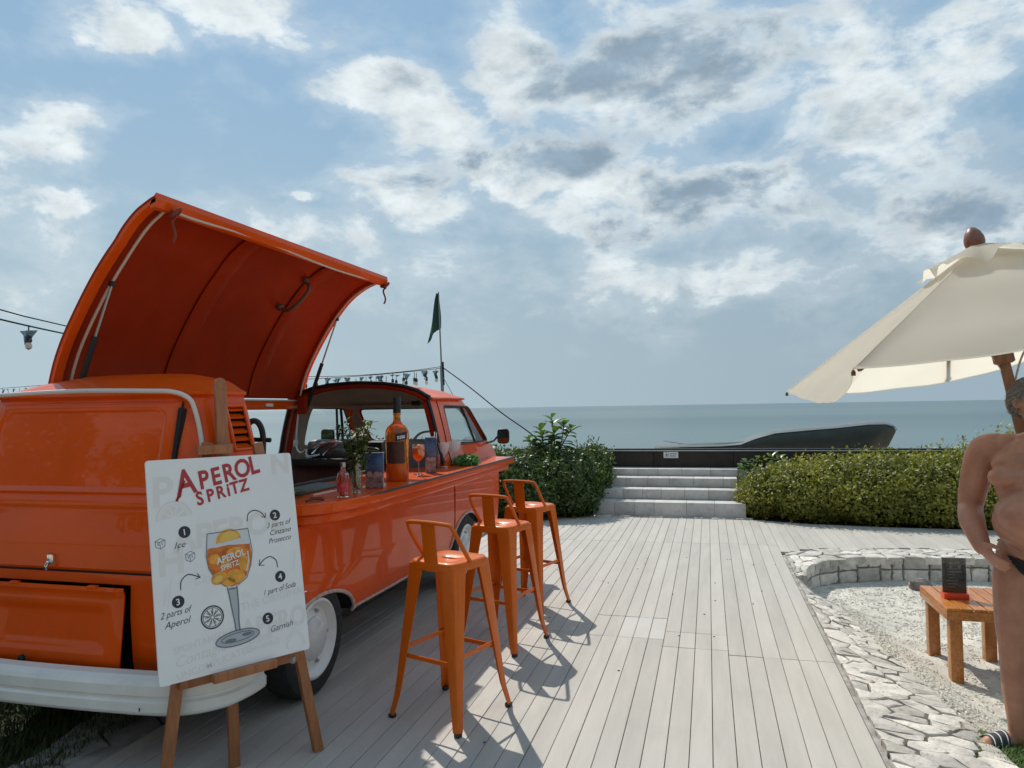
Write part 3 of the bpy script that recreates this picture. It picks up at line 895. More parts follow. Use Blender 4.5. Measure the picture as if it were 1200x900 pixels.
#        z     halfw  rear   front  radius
LV = [(.34, .745, 2.76, 7.14, .10), (.37, .775, 2.72, 7.19, .12), (.45, .79, 2.70, 7.23, .14), (.65, .80, 2.685, 7.27, .16), (.92, .80, 2.69, 7.28, .17),
      (.965, .795, 2.69, 7.28, .17), (1.10, .775, 2.70, 7.25, .17), (1.16, .755, 2.71, 7.20, .17), (1.20, .74, 2.725, 7.13, .17), (1.32, .72, 2.75, 6.99, .17),
      (1.45, .69, 2.78, 6.84, .17), (1.58, .655, 2.815, 6.68, .17), (1.625, .64, 2.83, 6.62, .17), (1.635, .655, 2.815, 6.64, .18), (1.648, .655, 2.815, 6.64, .18), (1.665, .62, 2.86, 6.56, .20), (1.705, .555, 2.95, 6.42, .24),
      (1.745, .42, 3.08, 6.2, .26), (1.77, .25, 3.3, 5.95, .2), (1.78, .08, 3.6, 5.8, .06)]
def outline(w, y0, y1, r, z, n=7):
    P = []
    r = min(r, w * .95)
    for cx, cy, a0 in ((CX + w - r, y1 - r, 0), (CX - w + r, y1 - r, 90), (CX - w + r, y0 + r, 180), (CX + w - r, y0 + r, 270)):
        for k in range(n + 1):
            a = radians(a0 + 90 * k / n); P.append((cx + r * cos(a), cy + r * sin(a), z))
    return P
def van_loft(off=0, zlo=None, y0=None, mi=0, top=0):
    b = MB(); b.mi = mi; rings = []
    for z, w, a, c, r in LV:
        if zlo is not None and z < zlo: continue
        rings.append(outline(max(.03, w - off), (a + off) if y0 is None else max(y0, a + off), c - off, max(.03, r - off * .5), z - (top if z > 1.5 else 0)))
    if zlo is not None:
        z, w, a, c, r = [l for l in LV if l[0] >= zlo][0]
        rings[0] = [(p[0], p[1], zlo) for p in rings[0]]
    b.loft(rings, mi=mi); return b

van = thing('orange_van', 'orange vintage van turned drinks bar with roof hatch propped open and white bumper', 'van', (CX, 5, 0))
def boolean(target, cutters):
    for c in cutters:
        md = target.modifiers.new('b', 'BOOLEAN'); md.object = c; md.operation = 'DIFFERENCE'; md.solver = 'EXACT'
    me = evaluated(target)
    target.modifiers.clear()
    old = target.data; target.data = me
    bpy.data.meshes.remove(old)
    for c in cutters:
        d = c.data; bpy.data.objects.remove(c); bpy.data.meshes.remove(d)
BODYM = [M_OR, M_LINER, M_BLK, M_ORIN]
body = van_loft().build('body', BODYM, None, smooth=0, org=(0, 0, 0))
cut = []
def cutter(b, mi):
    b.m = [mi] * len(b.f); cut.append(b.build('cutter', BODYM, None, smooth=0)); return cut[-1]
cutter(van_loft(.035, .47, 3.17, top=.03), 1)                                   # inside
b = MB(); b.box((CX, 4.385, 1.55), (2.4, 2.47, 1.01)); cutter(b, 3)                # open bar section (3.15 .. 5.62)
def yz_cut(poly, x0, x1):
    b = MB(); n = len(poly)
    b.add([(x0, y, z) for y, z in poly] + [(x1, y, z) for y, z in poly],
          [tuple(range(n)), tuple(range(n, 2 * n))[::-1]] + [(i, n + i, n + (i + 1) % n, (i + 1) % n) for i in range(n)]); return b
def round_poly(P, r, n=4):
    out = []
    for i in range(len(P)):
        a, p, c = Vector(P[i - 1]), Vector(P[i]), Vector(P[(i + 1) % len(P)])
        u, v = (a - p), (c - p); ru = min(r, u.length * .45); rv = min(r, v.length * .45)
        A, B = p + u.normalized() * ru, p + v.normalized() * rv
        for k in range(n + 1):
            t = k / n; out.append(tuple(A * (1 - t) ** 2 + p * 2 * t * (1 - t) + B * t * t))
    return out
DW = round_poly([(5.93, 1.225), (6.97, 1.225), (6.60, 1.565), (5.93, 1.575)], .05)
cutter(yz_cut(DW, -2.6, -1.8), 0)
cutter(yz_cut(DW, -4.0, -3.2), 0)
WS = round_poly([(CX - .60, 1.22), (CX + .60, 1.22), (CX + .54, 1.56), (CX - .54, 1.56)], .06)
b = MB(); n = len(WS); b.add([(x, 6.35, z) for x, z in WS] + [(x, 7.6, z) for x, z in WS], [tuple(range(n)), tuple(range(n, 2 * n))[::-1]] + [(i, n + i, n + (i + 1) % n, (i + 1) % n) for i in range(n)]); cutter(b, 0)
def arch(y, z, ry, rz, x0, x1):
    b = MB(); rings = []
    for x in (x0, x1): rings.append([(x, y + ry * cos(2 * pi * k / 28), z + rz * sin(2 * pi * k / 28)) for k in range(28)])
    b.loft(rings); return b
for x0, x1 in ((-2.45, -1.9), (-3.9, -3.31)):
    cutter(arch(3.62, .30, .43, .235, x0, x1), 2); cutter(arch(6.13, .30, .42, .33, x0, x1), 2)
b = MB(); b.box((-2.885, 2.75, .60), (.79, .30, .375)); cutter(b, 2)               # engine bay mouth
b = MB(); b.box((-2.14, 3.05, 1.475), (.22, .125, .20)); cutter(b, 2)             # air intake (right)
cut2 = cut
boolean(body, cut2)
me = body.data
bm = bmesh.new(); bm.from_mesh(me); bmesh.ops.remove_doubles(bm, verts=bm.verts, dist=1e-5); bm.to_mesh(me); bm.free()
me.transform(Matrix.Translation(Vector((-CX, -5, 0)))); me.shade_smooth(); me.set_sharp_from_angle(angle=radians(38))
body.parent = van; ORG['body'] = Vector((CX, 5, 0))
BODY = body

def xr(z): return interp(z, [l[0] for l in LV], [l[1] for l in LV])
def yrear(z): return interp(z, [l[0] for l in LV], [l[2] for l in LV])
# air intake slats
for k in range(6):
    z = 1.385 + k * .036
    MB().box((CX + xr(z) - .012, 3.05, z), (.03, .123, .011), Matrix.Rotation(.5, 3, 'Y')).build('vent_slat', M_OR, BODY)
b = MB()
zz = [1.365 + k * .22 / 6 for k in range(7)]
for yy in (2.98, 3.12): b.tube([(CX + xr(z) + .004, yy, z) for z in zz], .009, 6)
for z in (1.37, 1.58): b.tube([(CX + xr(z) + .004, 2.98, z), (CX + xr(z) + .004, 3.12, z)], .009, 6)
b.build('vent_frame', M_OR, BODY)

# tailgate: pressed panel with blanked window, hinge slot and a folded crease
def tailgate():
    X0, X1, Z0, Z1 = CX - .50, CX + .545, .845, 1.605
    rows = []
    def sd(x, z, cx, cz, hw, hh, r):
        qx, qz = abs(x - cx) - hw + r, abs(z - cz) - hh + r
        return min(max(qx, qz), 0) + hypot(max(qx, 0), max(qz, 0)) - r
    for j in range(64):
        z = lerp(Z0, Z1, j / 63); row = []
        for i in range(70):
            x = lerp(X0, X1, i / 69)
            o = .012
            d = sd(x, z, CX + .0, 1.385, .47, .175, .06)
            o -= .022 * smooth01(.015, -.022, d)
            o += .010 * (smooth01(1.185, 1.193, z) - smooth01(1.208, 1.216, z))
            o += .008 * (smooth01(1.125, 1.135, z) - smooth01(1.16, 1.17, z))
            o += .006 * smooth01(1.12, .98, z)
            e = min(x - X0, X1 - x, z - Z0, Z1 - z)
            o -= .010 * (1 - smooth01(0, .012, e))
            row.append((x, yrear(z) - o + .010 * ((x - CX) / .6) ** 4, z))
        rows.append(row)
    b = MB(); b.sheet(rows, .004, nrm=(0, 1, 0))
    return b.build('tailgate', M_OR, van, smooth=40)
gate = tailgate()
b = MB(); b.box((CX + .562, 2.785, 1.455), (.022, .03, .235), Matrix.Rotation(-.20, 3, 'X')); b.build('hinge_slot', M_BLK, van)
b = MB(); b.tube([(CX + .555, yrear(z) + .0, z) for z in (.85, 1.0, 1.1, 1.16, 1.3, 1.45, 1.6)], .005, 5); b.tube([(CX - .5, 2.688, .838), (CX + .555, 2.688, .838)], .005, 5)
b.build('seam', M_BLK, van)
b = MB(); b.box((-2.905, 2.665, .895), (.035, .02, .04)); b.tube([(-2.905, 2.65, .885), (-2.91, 2.64, .865), (-2.915, 2.645, .845)], [.011, .009, .007], 8)
b.build('latch', M_CHROME, gate, bevel=.004)
# engine lid, hinged on top and not quite shut
def lid():
    X0, X1 = CX - .385, CX + .385
    rows = []
    for j in range(24):
        t = j / 23; z = lerp(.782, .425, t); row = []
        for i in range(30):
            x = lerp(X0, X1 - .008 * t, i / 29)
            e = min(x - X0, X1 - x, .782 - z, z - .425)
            o = .016 + .022 * t + .010 * smooth01(0, .02, e)
            inset = min(x - X0 - .07, X1 - .09 - x, .70 - z, z - .50)
            o -= .012 * smooth01(0, .03, inset)
            o += .012 * smooth01(.10, .02, t)
            row.append((x, 2.675 - o, z))
        rows.append(row)
    b = MB(); b.sheet(rows, .006, nrm=(0, 1, 0)); o = b.build('engine_lid', M_OR, van, smooth=40)
    for x in (-2.66, -3.1): MB().box((x, 2.652, .782), (.05, .02, .014)).build('hinge', M_OR, o, bevel=.004)
    b = MB(); b.lathe([(.017, 0), (.017, .012), (.008, .018)], 12, (-2.995, 2.60, .462), Matrix.Rotation(pi / 2, 3, 'X')); b.box((-3.0, 2.588, .445), (.012, .012, .045), Matrix.Rotation(.3, 3, 'Y'))
    b.build('lock', M_BLK, o)
lid()
# bumper
def sweep(path, prof, b=None):
    """prof: (outward, z) closed ring; path in XY, outward is to the right of travel"""
    b = b or MB(); P = [Vector((p[0], p[1], 0)) for p in path]; rings = []
    for i, p in enumerate(P):
        d = (P[min(i + 1, len(P) - 1)] - P[max(i - 1, 0)]).normalized(); n = Vector((d.y, -d.x, 0))
        rings.append([p + n * o + Vector((0, 0, z)) for o, z in prof])
    b.loft(rings); return b
bp = bez([Vector((x, y, 0)) for x, y in [(CX - .91, 2.95), (CX - .90, 2.72), (CX - .80, 2.57), (CX - .45, 2.56), (CX, 2.55), (CX + .45, 2.565), (CX + .71, 2.60), (CX + .835, 2.70), (CX + .872, 2.83), (CX + .872, 2.93)]], 7)
prof = [(-.02, .302), (.014, .300), (.030, .310), (.037, .322), (.037, .360), (.026, .370), (.026, .380), (.036, .388), (.036, .428), (.026, .446), (.004, .462), (-.03, .470), (-.035, .46), (-.01, .44), (-.005, .33)]
prof = [(o, z - .012) for o, z in prof]
bump = sweep(bp, prof).build('bumper', M_WHITE, van, smooth=22)
b = MB(); b.box((-2.30, 2.528, .325), (.004, .004, .014)); b.build('bolt', M_BLK, bump)
for x in (CX - .5, CX + .5): MB().box((x, 2.70, .39), (.05, .16, .05)).build('bumper_bracket', M_BLK, van)
# pale cable trim round the rear eave and down the corner
pth = [(CX - .68, 3.3, 1.655), (CX - .675, 2.98, 1.652)] + [(CX - .60, 2.83, 1.648), (CX - .4, 2.795, 1.652), (CX, 2.785, 1.66), (CX + .4, 2.795, 1.652), (CX + .52, 2.80, 1.645), (CX + .59, 2.815, 1.615), (CX + .615, 2.825, 1.56), (CX + .64, 2.83, 1.45), (CX + .67, 2.81, 1.33), (CX + .70, 2.775, 1.15), (CX + .71, 2.76, 1.02)]
MB().tube(bez(pth, 6), .011, 8).build('pale_trim', mat('pale_tube', (.66, .60, .56), .4), van)
# sill and arch edging
b = MB()
P = [(3.62 + .43 * cos(a), .30 + .235 * sin(a)) for a in [pi * .98 - k * pi * .93 / 18 for k in range(19)]]
P += [(4.10, .352), (4.6, .345), (5.2, .345), (5.66, .35)] + [(6.13 + .42 * cos(a), .30 + .33 * sin(a)) for a in [pi * .95 - k * pi * .9 / 18 for k in range(19)]] + [(6.62, .35), (7.05, .35)]
b.tube([(CX + xr(max(z, .345)) + .003, y, z) for y, z in P], .011, 6)
b.build('sill_trim', mat('sill_rust_white', (.52, .40, .34), .6, var=.3, vscale=30), van)
# underside and axle beam
b = MB(); b.box((CX, 5, .37), (1.3, 4.2, .08)); b.build('chassis', M_BLK, van)
# wheels
def wheel(y, side):
    x = CX + side * .765
    A = Matrix.Rotation(pi / 2 * side, 3, 'Y')
    b = MB(); b.lathe([(.205, -.10), (.26, -.105), (.297, -.085), (.312, -.05), (.315, 0), (.312, .045), (.297, .075), (.262, .09), (.208, .08), (.2, .05), (.2, -.08)], 40, (x - side * .06, y, .308), A)
    w = b.build('wheel', M_TYRE, van, smooth=40)
    b = MB(); b.lathe([(.212, .045), (.214, .086), (.200, .092), (.186, .072), (.170, .052), (.150, .046), (.128, .058), (.120, .062), (.02, .062), (.0, .062)], 40, (x - side * .06, y, .308), A)
    b.build('rim', M_WHITE, w, smooth=30)
    b = MB(); b.lathe([(.118, .06), (.116, .074), (.100, .088), (.07, .098), (.035, .103), (.0, .104)], 32, (x - side * .06, y, .308), A)
    b.build('hub_cap', mat('hub_cap_paint', (.62, .62, .61), .25, coat=.5), w, smooth=40)
    b = MB()
    for k in range(5):
        a = 2 * pi * k / 5
        b.lathe([(.011, .05), (.011, .066), (.006, .07)], 6, Vector((x - side * .06, y + .143 * cos(a), .308 + .143 * sin(a))), A)
    b.build('wheel_nut', M_STEEL, w)
for yy in (3.58, 6.13):
    for sd in (1, -1): wheel(yy, sd)

# cab openings: black edging along the cut roof, window glass, mirrors
b = MB()
edge = [(CX + s * w, 5.615, z) for s, L in ((1, [l for l in LV if l[0] >= 1.10]),) for z, w, *_ in L]
edge += [(CX, 5.615, 1.782)] + [(2 * CX - x, y, z) for x, y, z in edge[::-1]]
b.tube(edge, .017, 6); b.build('roof_edge_trim', M_TRIM, van)
# inner frame seen behind the edge
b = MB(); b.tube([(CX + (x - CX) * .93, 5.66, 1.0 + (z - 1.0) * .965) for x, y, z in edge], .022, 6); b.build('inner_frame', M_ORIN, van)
def on_side(poly, inset, s):
    return [(CX + s * (xr(z) - inset), y, z) for y, z in poly]
for s in (1, -1):
    b = MB(); P = on_side(DW, .018, s); b.add(P, [tuple(range(len(P)))]); b.build('window', M_GLASS, van, smooth=0)
    b = MB(); b.tube(on_side(DW, .004, s), .009, 6, closed=True); b.build('window_seal', M_TRIM, van)
    b = MB(); b.tube(on_side([(6.60, 1.225), (6.44, 1.57)], .01, s), .012, 6); b.build('quarter_light_bar', M_TRIM, van)
b = MB(); P = []
for x, z in WS: P.append((x, interp(z, [l[0] for l in LV], [l[3] for l in LV]) - .02, z))
b.add(P, [tuple(range(len(P)))]); b.build('windscreen', M_GLASS, van, smooth=0)
b = MB(); b.tube([(p[0], p[1] + .012, p[2]) for p in P], .011, 6, closed=True); b.build('windscreen_seal', M_TRIM, van)
b = MB(); b.box((CX, 6.86, 1.195), (1.30, .34, .06)); b.box((CX, 6.78, 1.12), (1.36, .18, .12)); b.build('dashboard', mat('dash_black', (.015, .015, .017), .6), van, bevel=.015)
for sx in (-.36, .36):
    b = MB(); b.box((CX + sx, 6.02, .72), (.5, .5, .16)); st = b.build('seat', M_SEAT, van, bevel=.05, seg=3)
    b = MB(); b.box((CX + sx, 5.88, 1.06), (.48, .14, .46), Matrix.Rotation(.15, 3, 'X')); b.build('backrest', M_SEAT, st, bevel=.06, seg=3)
b = MB(); R = Matrix.Rotation(-.9, 3, 'X'); c = Vector((CX + .36, 6.45, 1.19))
b.tube([c + R @ Vector((.19 * cos(a), .19 * sin(a), 0)) for a in [2 * pi * k / 28 for k in range(28)]], .012, 6, closed=True)
b.tube([c + R @ Vector((-.19, 0, 0)), c + R @ Vector((0, 0, -.04)), c + R @ Vector((.19, 0, 0))], .010, 6); b.tube([c + R @ Vector((0, 0, -.04)), c + R @ Vector((0, 0, -.4))], .02, 6)
b.build('steering_wheel', mat('ivory', (.55, .52, .45), .4), van)
# door mirrors and cab mirror
b = MB(); b.tube([(CX + .735, 6.93, 1.20), (CX + .80, 6.98, 1.22), (CX + .835, 6.98, 1.26)], .010, 6); mr = b.build('mirror_arm', M_TRIM, van)
def mirror(c, w, h, parent):
    o = MB(); rings = []
    for d, k in ((.03, .55), (.022, .85), (0, 1), (-.014, 1), (-.02, .93)):
        rings.append([(c[0] + w / 2 * k * abs(cos(a)) ** .5 * (1 if cos(a) > 0 else -1), c[1] + d, c[2] + h / 2 * k * abs(sin(a)) ** .5 * (1 if sin(a) > 0 else -1)) for a in [2 * pi * q / 24 for q in range(24)]])
    o.loft(rings); m_ = o.build('mirror', M_TRIM, parent, smooth=50)
    o = MB(); o.add([(c[0] + w * .43 * abs(cos(a)) ** .5 * (1 if cos(a) > 0 else -1), c[1] - .0215, c[2] + h * .43 * abs(sin(a)) ** .5 * (1 if sin(a) > 0 else -1)) for a in [2 * pi * q / 24 for q in range(24)]], [tuple(range(24))])
    o.build('mirror_glass', mat('mirror', (.22, .25, .27), .08, metal=1), m_)
mirror((CX + .90, 6.98, 1.265), .125, .15, van)
mirror((CX - .90, 6.72, 1.285), .15, .15, van)
MB().tube([(CX - .735, 6.9, 1.2), (CX - .86, 6.74, 1.25)], .009, 6).build('mirror_arm', M_TRIM, van)
b = MB(); b.tube([(CX + .19, 6.56, 1.66), (CX + .18, 6.52, 1.625)], .006, 6); b.box((CX + .165, 6.50, 1.605), (.085, .02, .045)); b.build('cab_mirror', M_TRIM, van, bevel=.008)
MB().tube([(CX - .58, 6.40, 1.56), (CX - .63, 6.52, 1.38), (CX - .66, 6.58, 1.22)], .014, 6).build('seat_belt', M_TRIM, van)
# seams and handle of the cab door, swage line along the flank
b = MB()
for yy in (5.80,): b.tube([(CX + xr(z) + .0015, yy, z) for z in (.40, .6, .8, .92, .965, 1.10, 1.16, 1.2, 1.32, 1.45, 1.58, 1.615)], .0045, 5)
b.build('door_seam', M_BLK, van)
b = MB(); b.tube([(CX + xr(z) + .006, y, z) for y, z in [(2.95, .935), (3.5, .94), (4.5, .945), (5.5, .945), (6.5, .945), (7.0, .94)]], .012, 6); b.build('swage_line', M_OR, van)
# roof gutter over the cab door
b = MB(); b.tube([(CX + .665, y, z) for y, z in ((5.64, 1.636), (6.0, 1.64), (6.38, 1.64), (6.46, 1.638))], .010, 6); b.build('gutter', M_OR, van)

# ---------------------------------------------------------------- counter
top = [(-2.10, 3.30), (-2.02, 3.325), (-1.95, 3.39), (-1.90, 3.49), (-1.872, 3.64), (-1.862, 3.85), (-1.86, 4.5), (-1.855, 5.5), (-1.852, 6.90), (-1.862, 6.93), (-2.085, 6.93), (-2.10, 5.63), (-2.50, 5.60), (-2.50, 3.30)]
b = MB(); b.prism(top, 1.008, 1.068); counter = b.build('bar_counter', M_OR, van, bevel=.012, seg=3)
b = MB(); b.prism([(-2.10, 3.34), (-2.03, 3.36), (-1.97, 3.42), (-1.925, 3.52), (-1.90, 3.66), (-1.892, 3.85), (-1.885, 5.5), (-1.882, 6.80), (-2.085, 6.80), (-2.075, 3.6)], .955, 1.006); b.build('apron', M_OR, counter, bevel=.012, seg=3)
b = MB(); b.tube([(x + .004, y, 1.064) for x, y in [(-1.868, 3.78), (-1.862, 4.0), (-1.86, 4.5), (-1.855, 5.5), (-1.852, 6.2), (-1.852, 6.93)]], [.002, .007, .008, .008, .008, .008], 6); b.build('edge_strip', M_TRIM, counter)
b = MB(); b.box((-2.52, 4.45, 1.075), (.05, 2.28, .03)); b.build('inner_rail', M_TRIM, counter, bevel=.006)
b = MB(); b.box((-2.36, 3.95, 1.076), (.22, .6, .012)); tag(b.build('bar_mat', mat('bar_mat_grey', (.12, .13, .11), .8, var=.3, vscale=30), bevel=.004, org=(-2.36, 3.95, 1.07)), 'dark grey rubber mat on the inner side of the orange bar counter', 'bar mat')
b = MB(); b.tube([(-2.045, 3.40, 1.075), (-2.02, 3.44, 1.085), (-2.0, 3.50, 1.075), (-2.03, 3.52, 1.08), (-2.06, 3.47, 1.083)], .006, 6); b.build('hook', mat('rust_iron', (.10, .035, .02), .7), counter)
# inside: dark shelf across, cabinet under it
b = MB(); b.box((-2.92, 5.36, 1.142), (.78, .46, .055)); shelf = b.build('back_shelf', mat('shelf_black', (.018, .018, .018), .3, var=.2), van, bevel=.006)
b = MB(); b.box((-2.92, 5.40, .82), (.70, .36, .58)); b.build('cabinet', mat('dark_red_wood', (.09, .018, .010), .5, var=.4, vscale=5, stretch=(6, 6, 1)), van, bevel=.004)
b = MB(); b.box((-2.88, 4.4, .50), (1.4, 2.4, .03)); b.build('bar_floor', mat('bar_floor', (.06, .05, .045), .8), van)

# ---------------------------------------------------------------- hatch
HP = bez([(-3.46, 1.655, 0), (-3.41, 1.84, 0), (-3.315, 2.04, 0), (-3.15, 2.30, 0), (-2.99, 2.49, 0), (-2.84, 2.60, 0), (-2.70, 2.655, 0), (-2.62, 2.665, 0)], 5)
hroot_y0, hroot_y1 = 3.13, 5.66
def hp(t):
    i = min(int(t * (len(HP) - 1)), len(HP) - 2); f = t * (len(HP) - 1) - i
    p = HP[i].lerp(HP[i + 1], f); d = (HP[i + 1] - HP[i]).normalized()
    return p, Vector((d.y, -d.x, 0))            # point, inward normal (towards the bar)
def hpt(t, y, inn=0):
    p, n = hp(t); q = p + n * inn
    k = max(0, t - .55) / .45 * (hroot_y1 - y) / (hroot_y1 - hroot_y0)      # the tail end is a little narrower and set higher
    return (q.x - .13 * k, y, q.y + .02 * k)
rows = []
ny, nt = 26, 44
for i in range(nt):
    t = i / (nt - 1); row = []
    for j in range(ny):
        y = lerp(hroot_y0, hroot_y1, j / (ny - 1)); e = min(y - hroot_y0, hroot_y1 - y)
        row.append(hpt(t, y, .016 * (1 - smooth01(0, .16, e)) + .003 * mnoise.noise((t * 5, y * 2.2, 3))))
    rows.append(row)
b = MB(); b.sheet(rows, .014)
for i, f in enumerate(b.f):
    c = sum((Vector(b.v[k]) for k in f), Vector()) / len(f)
    t_ = min(range(45), key=lambda k: (Vector(hpt(k / 44, c.y)) - c).length)
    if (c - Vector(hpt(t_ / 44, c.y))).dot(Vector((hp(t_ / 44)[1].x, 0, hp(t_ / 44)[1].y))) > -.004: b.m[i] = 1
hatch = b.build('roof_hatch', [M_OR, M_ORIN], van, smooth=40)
# folded free edge, end flanges
fl = []
for j in range(ny):
    y = lerp(hroot_y0, hroot_y1, j / (ny - 1)); q = hpt(1.0, y); p = Vector((q[0], q[2], 0))
    fl.append([(p.x + .006, y, p.y + .012), (p.x + .012, y, p.y - .020), (p.x - .005, y, p.y - .060), (p.x - .03, y, p.y - .068), (p.x - .035, y, p.y - .05), (p.x - .016, y, p.y - .01)])
b = MB(); b.loft(fl); b.build('lip', M_OR, hatch, smooth=30)
for y0, y1 in ((hroot_y0, hroot_y0 + .055), (hroot_y1 - .055, hroot_y1)):
    rings = []
    for i in range(nt):
        t = i / (nt - 1); rings.append([hpt(t, y0, .012), hpt(t, y1, .012), hpt(t, y1, .034), hpt(t, (y0 + y1) / 2, .040), hpt(t, y0, .034)])
    b = MB(); b.loft(rings); b.build('end_flange', M_OR, hatch, smooth=30)
for y in (4.05, 4.98):
    rings = []
    for i in range(nt):
        t = .02 + .95 * i / (nt - 1); rings.append([hpt(t, y - .08, .012), hpt(t, y - .06, .022), hpt(t, y + .06, .022), hpt(t, y + .08, .012)])
    b = MB(); b.loft(rings); b.build('roof_bow', M_ORIN, hatch, smooth=30)
# pale rubber seal round the inside
sl = [hpt(t, hroot_y0 + .10, .045) for t in (.0, .1, .2, .3, .4, .5, .6, .7, .8, .88)] + [hpt(.93, hroot_y0 + .16, .05)] + \
     [hpt(.955, lerp(hroot_y0 + .3, hroot_y1 - .3, k / 6), .055 - .012 * sin(k * pi / 3)) for k in range(7)] + [hpt(.93, hroot_y1 - .14, .05)] + [hpt(t, hroot_y1 - .075, .045) for t in (.88, .75, .6, .45, .3, .15, .03)]
MB().tube(bez(sl, 3), .008, 6).build('seal', M_SEAL, hatch)
# grab handle
b = MB(); A0, A1 = Vector(hpt(.64, 4.86, .018)), Vector(hpt(.46, 4.80, .018)); nn = Vector((hp(.55)[1].x, 0, hp(.55)[1].y))
b.tube(bez([A0, A0 + nn * .06 + (A1 - A0) * .06, A0 + nn * .085 + (A1 - A0) * .25, A0 + nn * .085 + (A1 - A0) * .75, A1 + nn * .06 - (A1 - A0) * .06, A1], 6), .013, 8)
for a in (A0, A1): b.lathe([(.03, 0), (.03, .012), (.016, .03)], 12, a, nn.to_track_quat('Z', 'Y').to_matrix())
b.build('grab_handle', mat('brown_plastic', (.10, .045, .03), .4), hatch)
# gas struts
def strut(y, t, foot, name='gas_strut'):
    a = Vector(hpt(t, y, .05)); f = Vector(foot); mdl = f.lerp(a, .52)
    b = MB(); b.tube([f, mdl], .016, 8); s_ = b.build(name, M_TRIM, hatch)
    MB().tube([mdl, a], .007, 8).build('piston', M_STEEL, s_)
    b = MB(); b.lathe([(.016, -.014), (.018, 0), (.016, .014)], 10, a); b.build('ball_joint', M_TRIM, s_)
strut(hroot_y1 - .05, .47, (-3.36, 5.60, 1.55)); strut(hroot_y0 + .10, .42, (-3.30, 3.18, 1.66))
MB().box((-3.37, 5.56, 1.60), (.07, .05, .16)).build('strut_bracket', M_ORIN, van, bevel=.005)
# ties of red cord at the two free corners
for y in (hroot_y0 + .12, hroot_y1 - .03):
    p = Vector(hpt(.955, y, .05)); b = MB()
    b.tube(bez([p, p + Vector((.025, 0, -.03)), p + Vector((.0, .0, -.06)), p + Vector((.02, .0, -.13)), p + Vector((.005, 0, -.17))], 5), .008, 6)
    b.tube(bez([p + Vector((-.03, -.02, 0)), p + Vector((.02, .01, -.015)), p + Vector((.05, 0, .005)), p + Vector((.02, -.02, -.03)), p + Vector((-.02, 0, -.02))], 5), .011, 6)
    b.build('tie_cord', mat('red_cord', (.22, .04, .025), .8), hatch)
# the rail the hatch hinges on, with its little lamp
b = MB(); b.box((-3.475, 4.385, 1.605), (.05, 2.47, .085)); rail = b.build('hinge_rail', M_OR, van, bevel=.012)
MB().tube([(-3.443, 3.2, 1.638), (-3.443, 5.6, 1.638)], .007, 6).build('seal', M_SEAL, rail)
b = MB(); b.box((-3.445, 5.18, 1.60), (.014, .10, .026)); b.build('lamp', mat('clear_lamp', (.80, .74, .60), .3), rail, bevel=.004)
b = MB(); b.box((-3.30, 3.22, 1.665), (.04, .05, .07)); b.build('hinge', M_STEEL, rail, bevel=.004)
# loops of black hose behind the rear section
b = MB(); b.tube(bez([(-2.36, 3.22, 1.04), (-2.34, 3.24, 1.3), (-2.30, 3.26, 1.47), (-2.26, 3.28, 1.5), (-2.235, 3.3, 1.44), (-2.235, 3.3, 1.3), (-2.25, 3.28, 1.04)], 6), .016, 8)
b.tube([(-2.34, 3.3, 1.405), (-2.20, 3.32, 1.40)], .012, 8); b.build('hose', M_TRIM, van)

